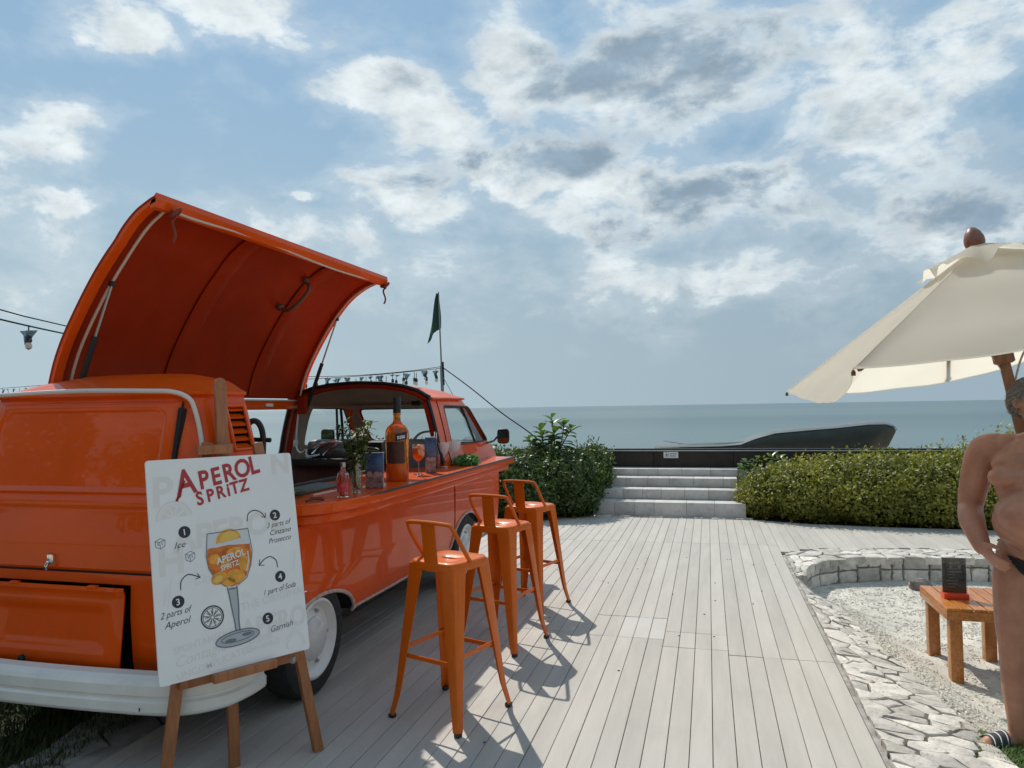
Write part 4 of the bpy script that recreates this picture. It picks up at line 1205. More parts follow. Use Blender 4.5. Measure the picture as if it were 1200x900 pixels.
# ================================================================== STOOLS
def paint_stool(): return mat('stool_paint', (.60, .115, .004), .38, coat=.25, spec=.25, var=.10, vscale=6, speck=(45, .16, (.22, .06, .02)))
def make_stool():
    root = thing('bar_stool', 'x', 'bar stool', (0, 0, 0), 0, 'orange metal bar stools along the bar')
    M = paint_stool()
    def rsq(h, r, z, n=40):
        out = []
        for k in range(n):
            a = 2 * pi * k / n; c, s_ = cos(a), sin(a)
            e = r
            out.append((h * abs(c) ** e * (1 if c >= 0 else -1), h * abs(s_) ** e * (1 if s_ >= 0 else -1), z))
        return out
    def slot(a, c, z, n=40):
        return [(a * abs(cos(q)) ** .6 * (1 if cos(q) >= 0 else -1), c * abs(sin(q)) ** .8 * (1 if sin(q) >= 0 else -1), z) for q in [2 * pi * k / n for k in range(n)]]
    b = MB()
    b.loft([rsq(.150, .42, .715), rsq(.156, .42, .718), rsq(.157, .42, .748), rsq(.152, .42, .757), rsq(.140, .45, .760), rsq(.10, .55, .756), slot(.046, .019, .754), slot(.041, .014, .748), slot(.041, .014, .738), rsq(.12, .5, .742), rsq(.150, .42, .742)], caps=False, close=True)
    b.build('seat', M, root, smooth=50)
    for sx in (-1, 1):
        for sy in (-1, 1):
            rings = []
            for k in range(9):
                t = k / 8
                flare = .0 if t < .85 else (t - .85) / .15 * .012
                cx = sx * (lerp(.148, .212, t) + flare); cy = sy * (lerp(.148, .212, t) + flare); z = lerp(.745, .018, t)
                w = lerp(.098, .034, t ** .85); th = .004; r = lerp(.016, .010, t)
                o_ = [(w, 0), (r, 0), (r * .3, r * .3), (0, r), (0, w)]
                i_ = [(th, w), (th, r + th * .6), (r * .3 + th, r * .3 + th), (r + th * .6, th), (w, th)]
                rings.append([(cx - sx * u, cy - sy * v, z) for u, v in o_ + i_])
            b = MB(); b.loft(rings); leg = b.build('leg', M, root, smooth=35)
            b = MB(); b.box((sx * .211, sy * .211, .010), (.030, .030, .020)); b.build('rubber_foot', MATS.get('black_trim'), leg, bevel=.004)
    for i, z in enumerate((.30, .30, .33, .33)):
        f = lerp(.212, .148, z / .745) - .012
        a, c = (((-f, -f), (f, -f)), ((-f, f), (f, f)), ((-f, -f), (-f, f)), ((f, -f), (f, f)))[i]
        b = MB(); b.beam((a[0], a[1], z), (c[0], c[1], z), .006, .022); b.build('crossbar', M, root, bevel=.002, seg=1)
    hp_ = [(-.148, .0, .735), (-.150, -.05, .79), (-.150, -.115, .875), (-.143, -.152, .93), (-.122, -.163, .945), (0, -.170, .950), (.122, -.163, .945), (.143, -.152, .93), (.150, -.115, .875), (.150, -.05, .79), (.148, .0, .735)]
    fr = MB().tube(bez(hp_, 6), .0105, 10).build('back_frame', M, root)
    rows = [[(x, -.150 - .02 * t + .006 * (abs(x) / .042) ** 2 * (1 - t), lerp(.735, .950, t)) for x in (-.044, -.03, -.015, 0, .015, .03, .044)] for t in [k / 8 for k in range(9)]]
    b = MB(); b.sheet(rows, .004); b.build('back_splat', M, root, smooth=40)
    b = MB()
    for sx in (-.146, .146): b.lathe([(.008, -.006), (.008, .004), (.003, .007)], 8, (sx, 0, .733), Matrix.Rotation(pi / 2 * (1 if sx > 0 else -1), 3, 'Y'))
    b.build('rivet', M, fr)
    return root
stool = make_stool()
SPOTS = [(-1.305, 3.545, -19), (-1.345, 4.66, -15.5), (-1.37, 5.572, -18)]
SL = ['orange metal bar stool with low back standing closest to the white menu board', 'middle orange metal bar stool in front of the rounded van flank, between two others', 'orange metal bar stool furthest along the bar, beside the dark green bush']
for i, (x, y, a) in enumerate(SPOTS):
    o = stool if i == 0 else copy_tree(stool)
    o.location = (x, y, 0); o.rotation_euler = (0, 0, radians(a)); o.scale = (1, 1, 1.036); o['label'] = SL[i]

# ================================================================== EASEL AND BOARD
M_EASEL = mat('easel_wood', (.34, .125, .045), .5, coat=.15, var=.28, vscale=5, stretch=(9, 9, 1), bump=.06, bscale=60)
BL = Vector((-2.092, 2.404, .479)); EU = Vector((.51955, .85444, -.00156)).normalized()
EV = Vector((-.1727, .1068, .9792)); EV = (EV - EU * EV.dot(EU)).normalized(); EN = EU.cross(EV)
BWD, BHT = .640, .893
def bp_(u, v, n=0): return BL + EU * u + EV * v + EN * n
easel = thing('easel', 'reddish brown wooden tripod easel carrying the white menu board', 'easel', (-2.04, 2.72, 0))
lf, rf, mf = Vector((-2.125, 2.455, 0)), Vector((-1.752, 3.005, 0)), Vector((-2.034, 2.787, 0))
back = -.03
ltop, rtop = Vector((-2.156, 2.77, 1.414)), Vector((-2.037, 2.963, 1.404))
for f, t in ((lf, ltop), (rf, rtop)):
    b = MB(); b.beam(f, t, .045, .028, up=EN); b.build('leg', M_EASEL, easel, bevel=.003)
mt = Vector((-2.18, 2.884, 1.747))
b = MB(); b.beam(mf, mf.lerp(mt, .96), .045, .026, up=EN, w2=.052); b.lathe([(.026, -.013), (.026, .013)], 16, mf.lerp(mt, .962), EN.to_track_quat('Z', 'Y').to_matrix()); b.build('mast', M_EASEL, easel, bevel=.003)
def on_leg(f, t, z): k = (z - f.z) / (t.z - f.z); return f.lerp(t, k)
a, c = on_leg(lf, ltop, .435), on_leg(rf, rtop, .435)
b = MB(); b.beam(a + EN * .026, c + EN * .026, .024, .045, up=(0, 0, 1)); b.build('rail', M_EASEL, easel, bevel=.003)
b = MB(); b.beam(bp_(.20, -.018, .004), bp_(.47, -.018, .004), .05, .035, up=(0, 0, 1)); b.build('ledge', M_EASEL, easel, bevel=.003)
b = MB(); b.beam(bp_(.22, .93, -.02), bp_(.37, .93, -.02), .05, .04, up=(0, 0, 1)); b.build('clamp', M_EASEL, easel, bevel=.004)
b = MB(); b.box(bp_(.56, -.03, -.01), (.018, .018, .03)); b.build('bracket', M_STEEL, easel, bevel=.003)

M_BOARD = mat('board_white', (.80, .80, .795), .42, var=.03, vscale=6)
def plate(b, P, th=.010, mi=0):
    n = len(P); b.add([bp_(u, v, 0) for u, v in P] + [bp_(u, v, -th) for u, v in P], [tuple(range(n)), tuple(range(n, 2 * n))[::-1]] + [(i, n + i, n + (i + 1) % n, (i + 1) % n) for i in range(n)], mi)
P = []
for cx, cy, a0 in ((BWD - .012, BHT - .012, 0), (.012, BHT - .012, 90), (.012, .012, 180), (BWD - .012, .012, 270)):
    P += [(cx + .012 * cos(radians(a0 + k * 30)), cy + .012 * sin(radians(a0 + k * 30))) for k in range(4)]
b = MB(); plate(b, P); board = b.build('menu_board', M_BOARD, org=bp_(.32, 0), smooth=0)
tag(board, 'white cocktail recipe board with red heading and a drawn glass, standing on the easel', 'menu board')
INK = mat('ink_black', (.03, .035, .045), .6); RED = mat('ink_red', (.42, .035, .04), .5); FAINT = mat('ink_faint', (.735, .715, .695), .5); WHT = mat('ink_white', (.75, .74, .72), .5)
ORD = mat('ink_orange', (.62, .16, .02), .5, var=.45, vscale=26); ORL = mat('ink_amber', (.72, .32, .04), .5, var=.25, vscale=40); GRY = mat('ink_grey', (.42, .45, .48), .5); GRD = mat('ink_darkgrey', (.16, .18, .20), .5); LEM = mat('ink_lemon', (.75, .48, .10), .5); GLW = mat('ink_glass', (.62, .65, .67), .5)
def txt(b, s_, u, v, size, rot=0, shear=0, bold=0, n=.0012, sx=1.0, align='LEFT', space=1.0):
    cu = bpy.data.curves.new('t', 'FONT'); cu.body = s_; cu.size = size; cu.shear = shear; cu.offset = bold; cu.align_x = align; cu.space_character = space
    cu.resolution_u = 3
    o = bpy.data.objects.new('t', cu); COL.objects.link(o)
    dg = bpy.context.evaluated_depsgraph_get(); me = bpy.data.meshes.new_from_object(o.evaluated_get(dg))
    c, s2 = cos(radians(rot)), sin(radians(rot))
    vs = [bp_(u + (p.co.x * sx) * c - p.co.y * s2, v + (p.co.x * sx) * s2 + p.co.y * c, n) for p in me.vertices]
    b.add(vs, [tuple(p.vertices) for p in me.polygons])
    bpy.data.objects.remove(o); bpy.data.curves.remove(cu); bpy.data.meshes.remove(me)
def stroke(b, pts, w, n=.0012):
    P = [Vector((p[0], p[1], 0)) for p in pts]; L = []; R = []
    for i, p in enumerate(P):
        d = (P[min(i + 1, len(P) - 1)] - P[max(i - 1, 0)]); d = d.normalized() if d.length > 1e-9 else Vector((1, 0, 0)); q = Vector((-d.y, d.x, 0)) * (w[i] if isinstance(w, list) else w) / 2
        L.append(bp_(p.x + q.x, p.y + q.y, n)); R.append(bp_(p.x - q.x, p.y - q.y, n))
    k = len(P); b.add(L + R, [(i, k + i, k + i + 1, i + 1) for i in range(k - 1)])
def disc(b, u, v, r, n=.0012, ry=None, seg=32, a0=0, a1=360, rot=0):
    ry = ry or r; P = []
    for k in range(seg + 1):
        a = radians(lerp(a0, a1, k / seg)); x, y = r * cos(a), ry * sin(a); c, s_ = cos(radians(rot)), sin(radians(rot))
        P.append(bp_(u + x * c - y * s_, v + x * s_ + y * c, n))
    b.add([bp_(u, v, n)] + P, [(0, i + 1, i + 2) for i in range(seg)])
def ring(b, u, v, r, w, n=.0012, ry=None, rot=0, a0=0, a1=360):
    ry = ry or r; c, s_ = cos(radians(rot)), sin(radians(rot))
    stroke(b, [(u + r * cos(a) * c - ry * sin(a) * s_, v + r * cos(a) * s_ + ry * sin(a) * c) for a in [radians(lerp(a0, a1, k / 36)) for k in range(37)]], w, n)
def poly(b, P, n=.0012): b.add([bp_(u, v, n) for u, v in P], [tuple(range(len(P)))])
# faint background lettering and slice
b = MB()
txt(b, 'P', .012, .70, .17, 3, .1, .004, .0006); txt(b, 'N', .535, .80, .12, 3, .1, .004, .0006)
txt(b, 'APEROL', .085, .505, .135, 5, .12, .004, .0006, 1.02); txt(b, 'H', .02, .42, .15, 4, .1, .004, .0006)
txt(b, 'THE ORIGINAL', .345, .222, .046, 5, 0, .0005, .0006, 1.0); txt(b, 'APERO', .335, .10, .115, 3, .1, .004, .0006, .85)
txt(b, 'SPONTANEOUS', .062, .108, .038, 7, 0, .0003, .0006, .93); txt(b, 'Contagious', .06, .055, .058, 7, .35, .0002, .0006); txt(b, 'UNCOMPLICATED', .068, .006, .040, 8, 0, .0003, .0006, .95)
txt(b, 'RICETTA', .365, .075, .028, 6, 0, .0002, .0006); txt(b, 'ORIGINALE', .36, .045, .028, 6, 0, .0002, .0006); txt(b, 'Su', .35, .272, .04, 6, .3, 0, .0006); txt(b, 'Cin', .155, .36, .05, 10, .35, 0, .0006)
ring(b, .10, .645, .070, .007, .0006, a0=5, a1=185); ring(b, .10, .645, .058, .003, .0006, a0=5, a1=185)
for k in range(5):
    a = radians(22 + 36 * k); c_ = (.10 + .04 * cos(a), .645 + .04 * sin(a))
    poly(b, [(.10 + .010 * cos(a), .645 + .010 * sin(a)), (.10 + .052 * cos(a - .24), .645 + .052 * sin(a - .24)), (.10 + .052 * cos(a + .24), .645 + .052 * sin(a + .24))], .0006)
ring(b, .575, .045, .042, .002, .0006); stroke(b, [(.53, .03), (.575, .11), (.62, .03)], .003, .0006); stroke(b, [(.035, .30), (.05, .37)], .004, .0006); stroke(b, [(.05, .29), (.07, .40)], .003, .0006); stroke(b, [(.60, .36), (.615, .44)], .003, .0006)
b.build('faint_lettering', FAINT, board, smooth=0, recalc=False, kind='stuff')
# red heading, each letter set by hand on a rising line
b = MB()
for ch, u, v, s_, r in (('A', .118, .735, .150, 10), ('P', .212, .757, .108, 11), ('E', .266, .769, .104, 11), ('R', .318, .778, .110, 12), ('O', .371, .790, .112, 12), ('L', .440, .804, .112, 12)):
    txt(b, ch, u, v, s_, r, .10, .0030, .0014, .82)
for ch, u, v, s_, r in (('S', .196, .689, .078, 12), ('P', .240, .700, .074, 11), ('R', .282, .709, .074, 11), ('i', .328, .717, .078, 10), ('T', .346, .722, .074, 12), ('Z', .386, .730, .074, 10)):
    txt(b, ch, u, v, s_, r, .08, .0022, .0014, .86)
stroke(b, [(.128, .735), (.112, .715), (.150, .80)], .010, .0014)
b.build('heading', RED, board, smooth=0, recalc=False, kind='stuff')
# numbered badges
bd, bn = MB(), MB()
for n_, (u, v) in enumerate(((.135, .585), (.535, .611), (.091, .309), (.533, .337), (.458, .169))):
    disc(bd, u, v, .0245, .0012); txt(bn, str(n_ + 1), u, v - .0125, .036, 4, 0, .0006, .0018, 1, 'CENTER')
bd.build('badge', INK, board, smooth=0, recalc=False, kind='stuff'); bn.build('badge_number', WHT, board, smooth=0, recalc=False, kind='stuff')
# script, arrows, ice cubes
b = MB()
for s_, u, v, sz, sx in (('Ice', .088, .521, .036, 1.1), ('3 parts of', .490, .556, .033, .88), ('Cinzano', .500, .522, .033, .95), ('Prosecco', .492, .486, .033, .88), ('2 parts of', .018, .252, .036, .84), ('Aperol', .032, .212, .038, .93), ('1 part of Soda', .446, .268, .034, .80), ('Garnish', .462, .108, .036, .95)):
    txt(b, s_, u, v, sz, 5, .42, -.0002, .0012, sx)
stroke(b, bez([(.404, .599, 0), (.412, .630, 0), (.440, .643, 0), (.470, .630, 0), (.487, .607, 0)], 6), .004); stroke(b, [(.470, .613), (.489, .604), (.491, .626)], .0035)
stroke(b, bez([(.524, .378, 0), (.520, .410, 0), (.495, .430, 0), (.465, .422, 0), (.443, .402, 0)], 6), .004); stroke(b, [(.446, .425), (.440, .400), (.464, .398)], .0035)
stroke(b, bez([(.104, .354, 0), (.108, .388, 0), (.133, .410, 0), (.160, .404, 0), (.182, .392, 0)], 6), .004); stroke(b, [(.166, .388), (.185, .391), (.174, .409)], .0035)
ring(b, .222, .222, .045, .0055); ring(b, .222, .222, .038, .002)
for k in range(9):
    a = 2 * pi * k / 9; stroke(b, [(.222 + .006 * cos(a), .222 + .006 * sin(a)), (.222 + .036 * cos(a + .1), .222 + .036 * sin(a + .1))], .003); a += .3; stroke(b, [(.222 + .015 * cos(a), .222 + .015 * sin(a)), (.222 + .030 * cos(a), .222 + .030 * sin(a))], .002)
b.build('script', INK, board, smooth=0, recalc=False, kind='stuff')
b = MB()
for u, v, r in ((.037, .550, .021), (.151, .482, .021)):
    for P in ([(-.9, .5), (0, 1), (.9, .6), (.85, -.5), (0, -1), (-.85, -.6), (-.9, .5)], [(-.9, .5), (-.1, .25), (.9, .6)], [(-.1, .25), (0, -1)], [(-.5, .2), (-.3, -.4)], [(.3, .2), (.4, -.3)]):
        stroke(b, [(u + x * r, v + y * r) for x, y in P], .0024)
b.build('ice_cube_drawing', GRD, board, smooth=0, recalc=False, kind='stuff')
# drawn glass
b = MB(); poly(b, [(.226, .560), (.404, .562), (.414, .47), (.405, .41), (.382, .362), (.345, .335), (.313, .327), (.282, .338), (.245, .372), (.220, .42), (.214, .47)], .0009); b.build('glass_drawing', GLW, board, smooth=0, recalc=False, kind='stuff')
b = MB(); poly(b, [(.222, .502), (.31, .507), (.406, .500), (.412, .455), (.402, .410), (.378, .364), (.343, .338), (.313, .331), (.284, .341), (.248, .374), (.224, .421), (.217, .465)], .0013); b.build('drink_drawing', ORD, board, smooth=0, recalc=False, kind='stuff')
b = MB()
for u, v, r, ry, rt in ((.262, .375, .034, .026, 20), (.335, .372, .040, .028, -15), (.375, .42, .026, .034, 10), (.30, .352, .03, .018, 0), (.25, .455, .024, .022, 0), (.34, .478, .036, .016, 5), (.295, .43, .02, .02, 0)): disc(b, u, v, r, .0016, ry, rot=rt)
disc(b, .315, .525, .055, .0015, .050, a0=-15, a1=165, rot=20); b.build('ice_drawing', ORL, board, smooth=0, recalc=False, kind='stuff')
b = MB(); disc(b, .318, .528, .042, .0019, .038, a0=-15, a1=165, rot=20); disc(b, .258, .372, .020, .0019, .013, rot=25); b.build('slice_drawing', LEM, board, smooth=0, recalc=False, kind='stuff')
b = MB(); stroke(b, [(.224, .512), (.26, .508), (.36, .518), (.408, .520)], .010, .0021); stroke(b, [(.394, .47), (.396, .43), (.382, .385)], .006, .0021); b.build('foam_drawing', GLW, board, smooth=0, recalc=False, kind='stuff')
b = MB(); txt(b, 'APEROL', .258, .430, .040, 12, .1, .0009, .0024, .9); txt(b, 'SPRiTZ', .272, .402, .030, 12, .1, .0006, .0024, .9); b.build('glass_lettering', WHT, board, smooth=0, recalc=False, kind='stuff')
b = MB()
stroke(b, [(.226, .565), (.404, .567)], .004, .0017); stroke(b, [(.226, .565), (.215, .47), (.222, .42), (.248, .368), (.29, .334)], .0035, .0017); stroke(b, [(.404, .567), (.415, .47), (.404, .41), (.381, .358), (.34, .333)], .0035, .0017)
stroke(b, bez([(.293, .332, 0), (.299, .29, 0), (.305, .24, 0), (.312, .19, 0), (.315, .145, 0)], 4), .005, .0017); stroke(b, bez([(.334, .332, 0), (.335, .29, 0), (.334, .24, 0), (.331, .19, 0), (.332, .145, 0)], 4), .006, .0017)
ring(b, .321, .118, .094, .005, .0017, .030, 3); ring(b, .321, .121, .070, .004, .0017, .017, 3); disc(b, .29, .112, .024, .0016, .008); disc(b, .36, .125, .022, .0016, .007); stroke(b, [(.30, .322), (.328, .322)], .006, .0017)
b.build('glass_outline', GRD, board, smooth=0, recalc=False, kind='stuff')
b = MB(); disc(b, .321, .118, .092, .0010, .028, rot=3); poly(b, [(.296, .327), (.334, .327), (.332, .15), (.316, .15)], .0010); b.build('glass_shading', GRY, board, smooth=0, recalc=False, kind='stuff')

# ================================================================== THINGS ON THE BAR
CT = 1.069
M_CLEAR = mat('clear_glass', (.95, .96, .95), .02, trans=1, ior=1.45)
M_APER = mat('orange_drink', (.95, .16, .01), .03, trans=.82, ior=1.36)
def shell(prof, th=.0025):
    """closed profile of a thin-walled vessel, outer wall up, inner wall down"""
    return prof + [(max(.0005, r - th), z + (th if i == 0 else 0)) for i, (r, z) in list(enumerate(prof))[::-1]]
def bottle_big():
    c = (-2.035, 4.54, CT)
    root = thing('liqueur_bottle', 'very large bottle of orange liqueur with black cap and dark label on the bar', 'bottle', c)
    pr = [(.0005, .002), (.070, .0), (.076, .012), (.077, .10), (.079, .20), (.081, .30), (.078, .335), (.062, .365), (.036, .385), (.026, .40), (.0235, .43), (.0225, .50), (.0005, .505)]
    MB().lathe(pr, 40, c).build('glass', mat('amber_glass', (.93, .30, .03), .03, trans=.75, ior=1.42), root, smooth=40)
    MB().lathe([(.0005, .003), (.071, .004), (.073, .016), (.074, .10), (.074, .118), (.0005, .118)], 40, c).build('base_liquid', leaf_mat('bright_liqueur', (.98, .20, .004), (.98, .20, .004), .06), root)
    MB().lathe([(.025, .455), (.0262, .457), (.0262, .555), (.024, .562), (.0005, .562)], 28, c).build('cap', M_TRIM, root)
    MB().lathe([(.0235, .44), (.0255, .442), (.0255, .456), (.0235, .458)], 28, c).build('neck_band', mat('orange_band', (.55, .15, .02), .4), root)
    def wrap(name, m, a0, a1, z0, z1, r, n=14, sl=0):
        rows = [[(c[0] + r * cos(lerp(a0, a1, k / n)), c[1] + r * sin(lerp(a0, a1, k / n)), c[2] + z + sl * k / n) for k in range(n + 1)] for z in (z0, (z0 + z1) / 2, z1)]
        b = MB(); b.sheet(rows, .001); return b.build(name, m, root, recalc=True)
    wrap('label', mat('dark_label', (.07, .022, .014), .5, var=.4, vscale=30), radians(-125), radians(-30), .12, .265, .0815)
    wrap('badge', mat('navy_label', (.012, .016, .04), .4), radians(-75), radians(-15), .268, .318, .0825, sl=.012)
    b = MB()
    for k, (a, z, h) in enumerate(((-62, .286, .03), (-52, .288, .03), (-43, .290, .03), (-34, .292, .03))):
        a = radians(a); p = Vector((c[0] + .0838 * cos(a), c[1] + .0838 * sin(a), c[2] + z + .006))
        b.box(p, (.003, .008, .022), rot_z(a)); b.box(p + Vector((0, 0, .006 * (-1) ** k)), (.003, .013, .006), rot_z(a))
    b.build('badge_print', WHT, root, smooth=0)
bottle_big()
def small_bottle():
    c = (-1.968, 3.66, CT)
    root = thing('small_bottle', 'small clear bottle of pink red drink at the rounded end of the bar', 'bottle', c)
    MB().lathe([(.0005, .002), (.032, 0), (.035, .01), (.035, .105), (.030, .128), (.016, .145), (.0125, .155), (.0125, .178), (.0005, .18)], 28, c).build('glass', M_CLEAR, root, smooth=40)
    MB().lathe([(.0005, .004), (.031, .005), (.0325, .012), (.0325, .095), (.028, .12), (.0005, .122)], 28, c).build('drink', mat('pink_drink', (.85, .16, .10), .1, trans=.6), root, smooth=40)
    MB().lathe([(.0135, .164), (.0145, .166), (.0145, .190), (.0005, .192)], 20, c).build('cap', M_STEEL, root)
    b = MB(); rows = [[(c[0] + .0362 * cos(a), c[1] + .0362 * sin(a), c[2] + z) for a in [radians(-130 + 12 * k) for k in range(11)]] for z in (.03, .08)]
    b.sheet(rows, .0008); b.build('label', mat('red_label', (.50, .05, .07), .5, var=.5, vscale=60), root)
small_bottle()
def vase():
    c = (-1.99, 3.86, CT)
    root = thing('tall_vase', 'tall flared clear glass vase holding a bunch of green herbs on the bar', 'vase', c)
    MB().lathe(shell([(.026, 0), (.028, .01), (.033, .10), (.042, .225)], .003), 28, c).build('glass', pane('vase_glass', (.90, .93, .90), .25), root, smooth=40)
    MB().lathe([(.0005, .001), (.025, .001), (.026, .022), (.0005, .022)], 24, c).build('foot', M_CLEAR, root)
    h = thing('herb_bunch', 'bunch of dark green leafy herbs standing in the tall glass vase', 'herbs', (c[0], c[1], CT + .02))
    rng = random.Random(4)
    st = MB(); lf_ = MB()
    for k in range(26):
        a = rng.uniform(0, 6.28); tip = Vector((c[0] + cos(a) * rng.uniform(.02, .115), c[1] + sin(a) * rng.uniform(.02, .11), CT + rng.uniform(.24, .43)))
        base = Vector((c[0] + rng.uniform(-.015, .015), c[1] + rng.uniform(-.015, .015), CT + .03))
        pts = bez([base, base.lerp(tip, .45) + Vector((-cos(a), -sin(a), 0)) * .012, tip], 5)
        st.tube(pts, .0022, 5)
        for i in range(5, len(pts)):
            for q in range(4):
                d = Vector((rng.uniform(-1, 1), rng.uniform(-1, 1), rng.uniform(-.2, 1.0)))
                big_leaf(lf_, pts[i], d, (0, 0, 1), rng.uniform(.03, .06), rng.uniform(.012, .022), .3)
    st.build('stem', mat('herb_stem', (.10, .14, .04), .6), h); lf_.build('foliage', leaf_mat('herb_leaf', (.035, .055, .015), (.12, .15, .05), .5), h, smooth=60, recalc=False)
vase()
M_BLUE = mat('blue_print', (.045, .09, .20), .35, coat=.4, var=.5, vscale=18)
def menu_box(name, label, c, w, d, h, rz):
    root = thing(name, label, 'menu holder', c, rz)
    MB().box((0, 0, h * .70), (w, d, h * .60)).build('card', M_BLUE, root, bevel=.002, org=(0, 0, 0))
    b = MB(); b.box((0, 0, h * .20), (w * .98, d * .96, h * .39)); b.build('picture', mat('bar_photo_print', (.26, .17, .17), .35, coat=.4, var=.75, vscale=45), root, org=(0, 0, 0))
    b = MB()
    for k, (x, r) in enumerate(((-.25, .16), (.12, .15), (.36, .12))):
        b.lathe([(.0001, .001), (w * r, .0008), (w * r, 0)], 14, (x * w, -d / 2 - .0004, h * .40), Matrix.Rotation(pi / 2, 3, 'X'))
    b.build('print', mat('print_pink', (.45, .25, .22), .4), root, org=(0, 0, 0))
    b = MB(); b.box((0, 0, h + .002), (w * 1.02, d * 1.05, .004)); b.build('edge', mat('acrylic_edge', (.60, .45, .45), .2), root, org=(0, 0, 0))
menu_box('menu_holder', 'upright blue menu card holder with photo print between the vase and the big bottle', (-1.985, 4.09, CT), .112, .03, .215, radians(12))
menu_box('drinks_card', 'narrow tall blue drinks card standing behind the filled orange glass', (-2.03, 5.13, CT), .078, .06, .265, radians(25))
def spritz():
    c = (-2.06, 4.97, CT)
    root = thing('spritz_glass', 'stemmed wine glass filled with orange spritz and ice on the bar', 'glass', c)
    MB().lathe(shell([(.038, 0), (.034, .004), (.006, .010), (.0045, .05), (.005, .088), (.012, .098), (.034, .116), (.048, .150), (.050, .180), (.045, .222)], .0018), 32, c).build('glass', pane('thin_glass', (.93, .95, .94), .3), root, smooth=50)
    MB().lathe([(.0005, .101), (.012, .102), (.032, .119), (.0455, .150), (.0475, .180), (.0462, .196), (.0005, .196)], 32, c).build('drink', mat('spritz_drink', (.95, .17, .008), .12, trans=0, var=.25, vscale=60), root, smooth=50)
    rng = random.Random(2)
    for k in range(7):
        b = MB(); b.box(Vector(c) + Vector((rng.uniform(-.025, .025), rng.uniform(-.025, .025), rng.uniform(.15, .205))), (.026, .026, .026), Matrix.Rotation(rng.uniform(0, 3), 3, Vector((rng.random(), rng.random(), rng.random())).normalized()))
        b.build('ice_cube', mat('orange_ice', (.98, .50, .25), .08, trans=.3), root, bevel=.004)
spritz()
def coupe(c, label, i):
    root = thing('coupe_glass', label, 'glass', c, 0, 'cut crystal glasses at the far end of the bar')
    MB().lathe(shell([(.036, 0), (.030, .005), (.008, .012), (.006, .05), (.008, .088), (.020, .098), (.038, .125), (.048, .160), (.053, .202)], .003), 14, c).build('glass', mat('crystal', (.86, .86, .86), .12, alpha=.38), root, smooth=18)
coupe((-2.115, 5.64, CT), 'cut crystal stemmed glass, the one closer to the tall decanter on the bar', 0)
coupe((-2.085, 5.83, CT), 'cut crystal stemmed glass beside the small green plant on the bar', 1)
def decanter():
    c = (-2.13, 5.50, CT)
    root = thing('glass_decanter', 'slim clear decanter with long neck behind the crystal glasses', 'decanter', c)
    MB().lathe([(.0005, .002), (.036, 0), (.040, .02), (.036, .09), (.020, .15), (.012, .19), (.011, .285), (.013, .295), (.0005, .297)], 24, c).build('glass', M_CLEAR, root, smooth=40)
    MB().lathe([(.0005, .005), (.035, .005), (.036, .02), (.031, .09), (.022, .11), (.0005, .11)], 20, c).build('drink', M_APER, root, smooth=40)
decanter()
def posy():
    c = Vector((-1.985, 5.83, CT))
    root = thing('green_posy', 'low clump of fresh green and white flowers lying on the far end of the bar', 'plant', c)
    b = leaf_cloud([(c.x, c.y, c.z + .03, .10, .11, .05)], 900, .028, 9, CT + .002, .5)
    b.build('foliage', leaf_mat('fresh_leaf', (.04, .16, .03), (.16, .34, .08), .45), root, smooth=0, recalc=False)
    rng = random.Random(1); b = MB()
    for k in range(16):
        p = c + Vector((rng.uniform(-.08, .08), rng.uniform(-.09, .09), .065 + rng.uniform(-.01, .012)))
        b.lathe([(.0005, -.004), (.009, 0), (.007, .006), (.0005, .008)], 6, p)
    b.build('flower', mat('white_flower', (.70, .70, .58), .7), root)
posy()
def garnish():
    c = Vector((-2.25, 3.62, 1.083))
    root = thing('herb_tray', 'flat handful of cut herbs lying on the bar mat', 'herbs', c)
    rng = random.Random(6); b = MB()
    for k in range(40):
        big_leaf(b, c + Vector((rng.uniform(-.06, .06), rng.uniform(-.1, .1), rng.uniform(0, .015))), (rng.uniform(-1, 1), rng.uniform(-1, 1), .1), (0, 0, 1), .05, .02, .1)
    b.build('foliage', M_BIG, root, smooth=60, recalc=False)
garnish()
# machine and cloth on the back shelf, its cable hanging on the pillar
def machine():
    c = Vector((-2.98, 5.36, 1.170))
    root = thing('shelf_machine', 'rounded dark grey machine with chrome strips on the black back shelf of the van', 'machine', c)
    rings = []
    for z, k, dx in ((0, .92, 0), (.02, 1, 0), (.06, 1.0, .0), (.095, .86, .02), (.118, .6, .04), (.125, .2, .05)):
        rings.append([(c.x + dx + .17 * k * abs(cos(a)) ** .7 * (1 if cos(a) > 0 else -1), c.y + .13 * k * abs(sin(a)) ** .7 * (1 if sin(a) > 0 else -1), c.z + z) for a in [2 * pi * q / 28 for q in range(28)]])
    b = MB(); b.loft(rings); b.build('shell', mat('dark_plastic', (.05, .05, .048), .3, coat=.3), root, smooth=50)
    b = MB(); b.tube(bez([c + Vector((-.10, -.14, .03)), c + Vector((-.03, -.12, .09)), c + Vector((.06, -.07, .128)), c + Vector((.16, .02, .10))], 5), .010, 6)
    b.tube(bez([c + Vector((.0, -.145, .02)), c + Vector((.06, -.12, .085)), c + Vector((.14, -.06, .10))], 5), .006, 6); b.build('chrome_strip', M_CHROME, root)
    b = MB(); b.box(c + Vector((-.10, -.10, .04)), (.10, .07, .07)); b.build('spout_block', M_TRIM, root, bevel=.01)
    n = thing('napkin', 'crumpled white napkin lying on the dark machine', 'napkin', c + Vector((-.07, .02, .112)))
    rows = [[c + Vector((-.11 + .11 * i / 8, -.03 + .10 * j / 8, .112 + .018 * mnoise.noise((i * .6, j * .6, 2)) + .012 * i / 8)) for i in range(9)] for j in range(9)]
    b = MB(); b.sheet(rows, .002); b.build('cloth', mat('napkin_white', (.74, .74, .74), .8), n)
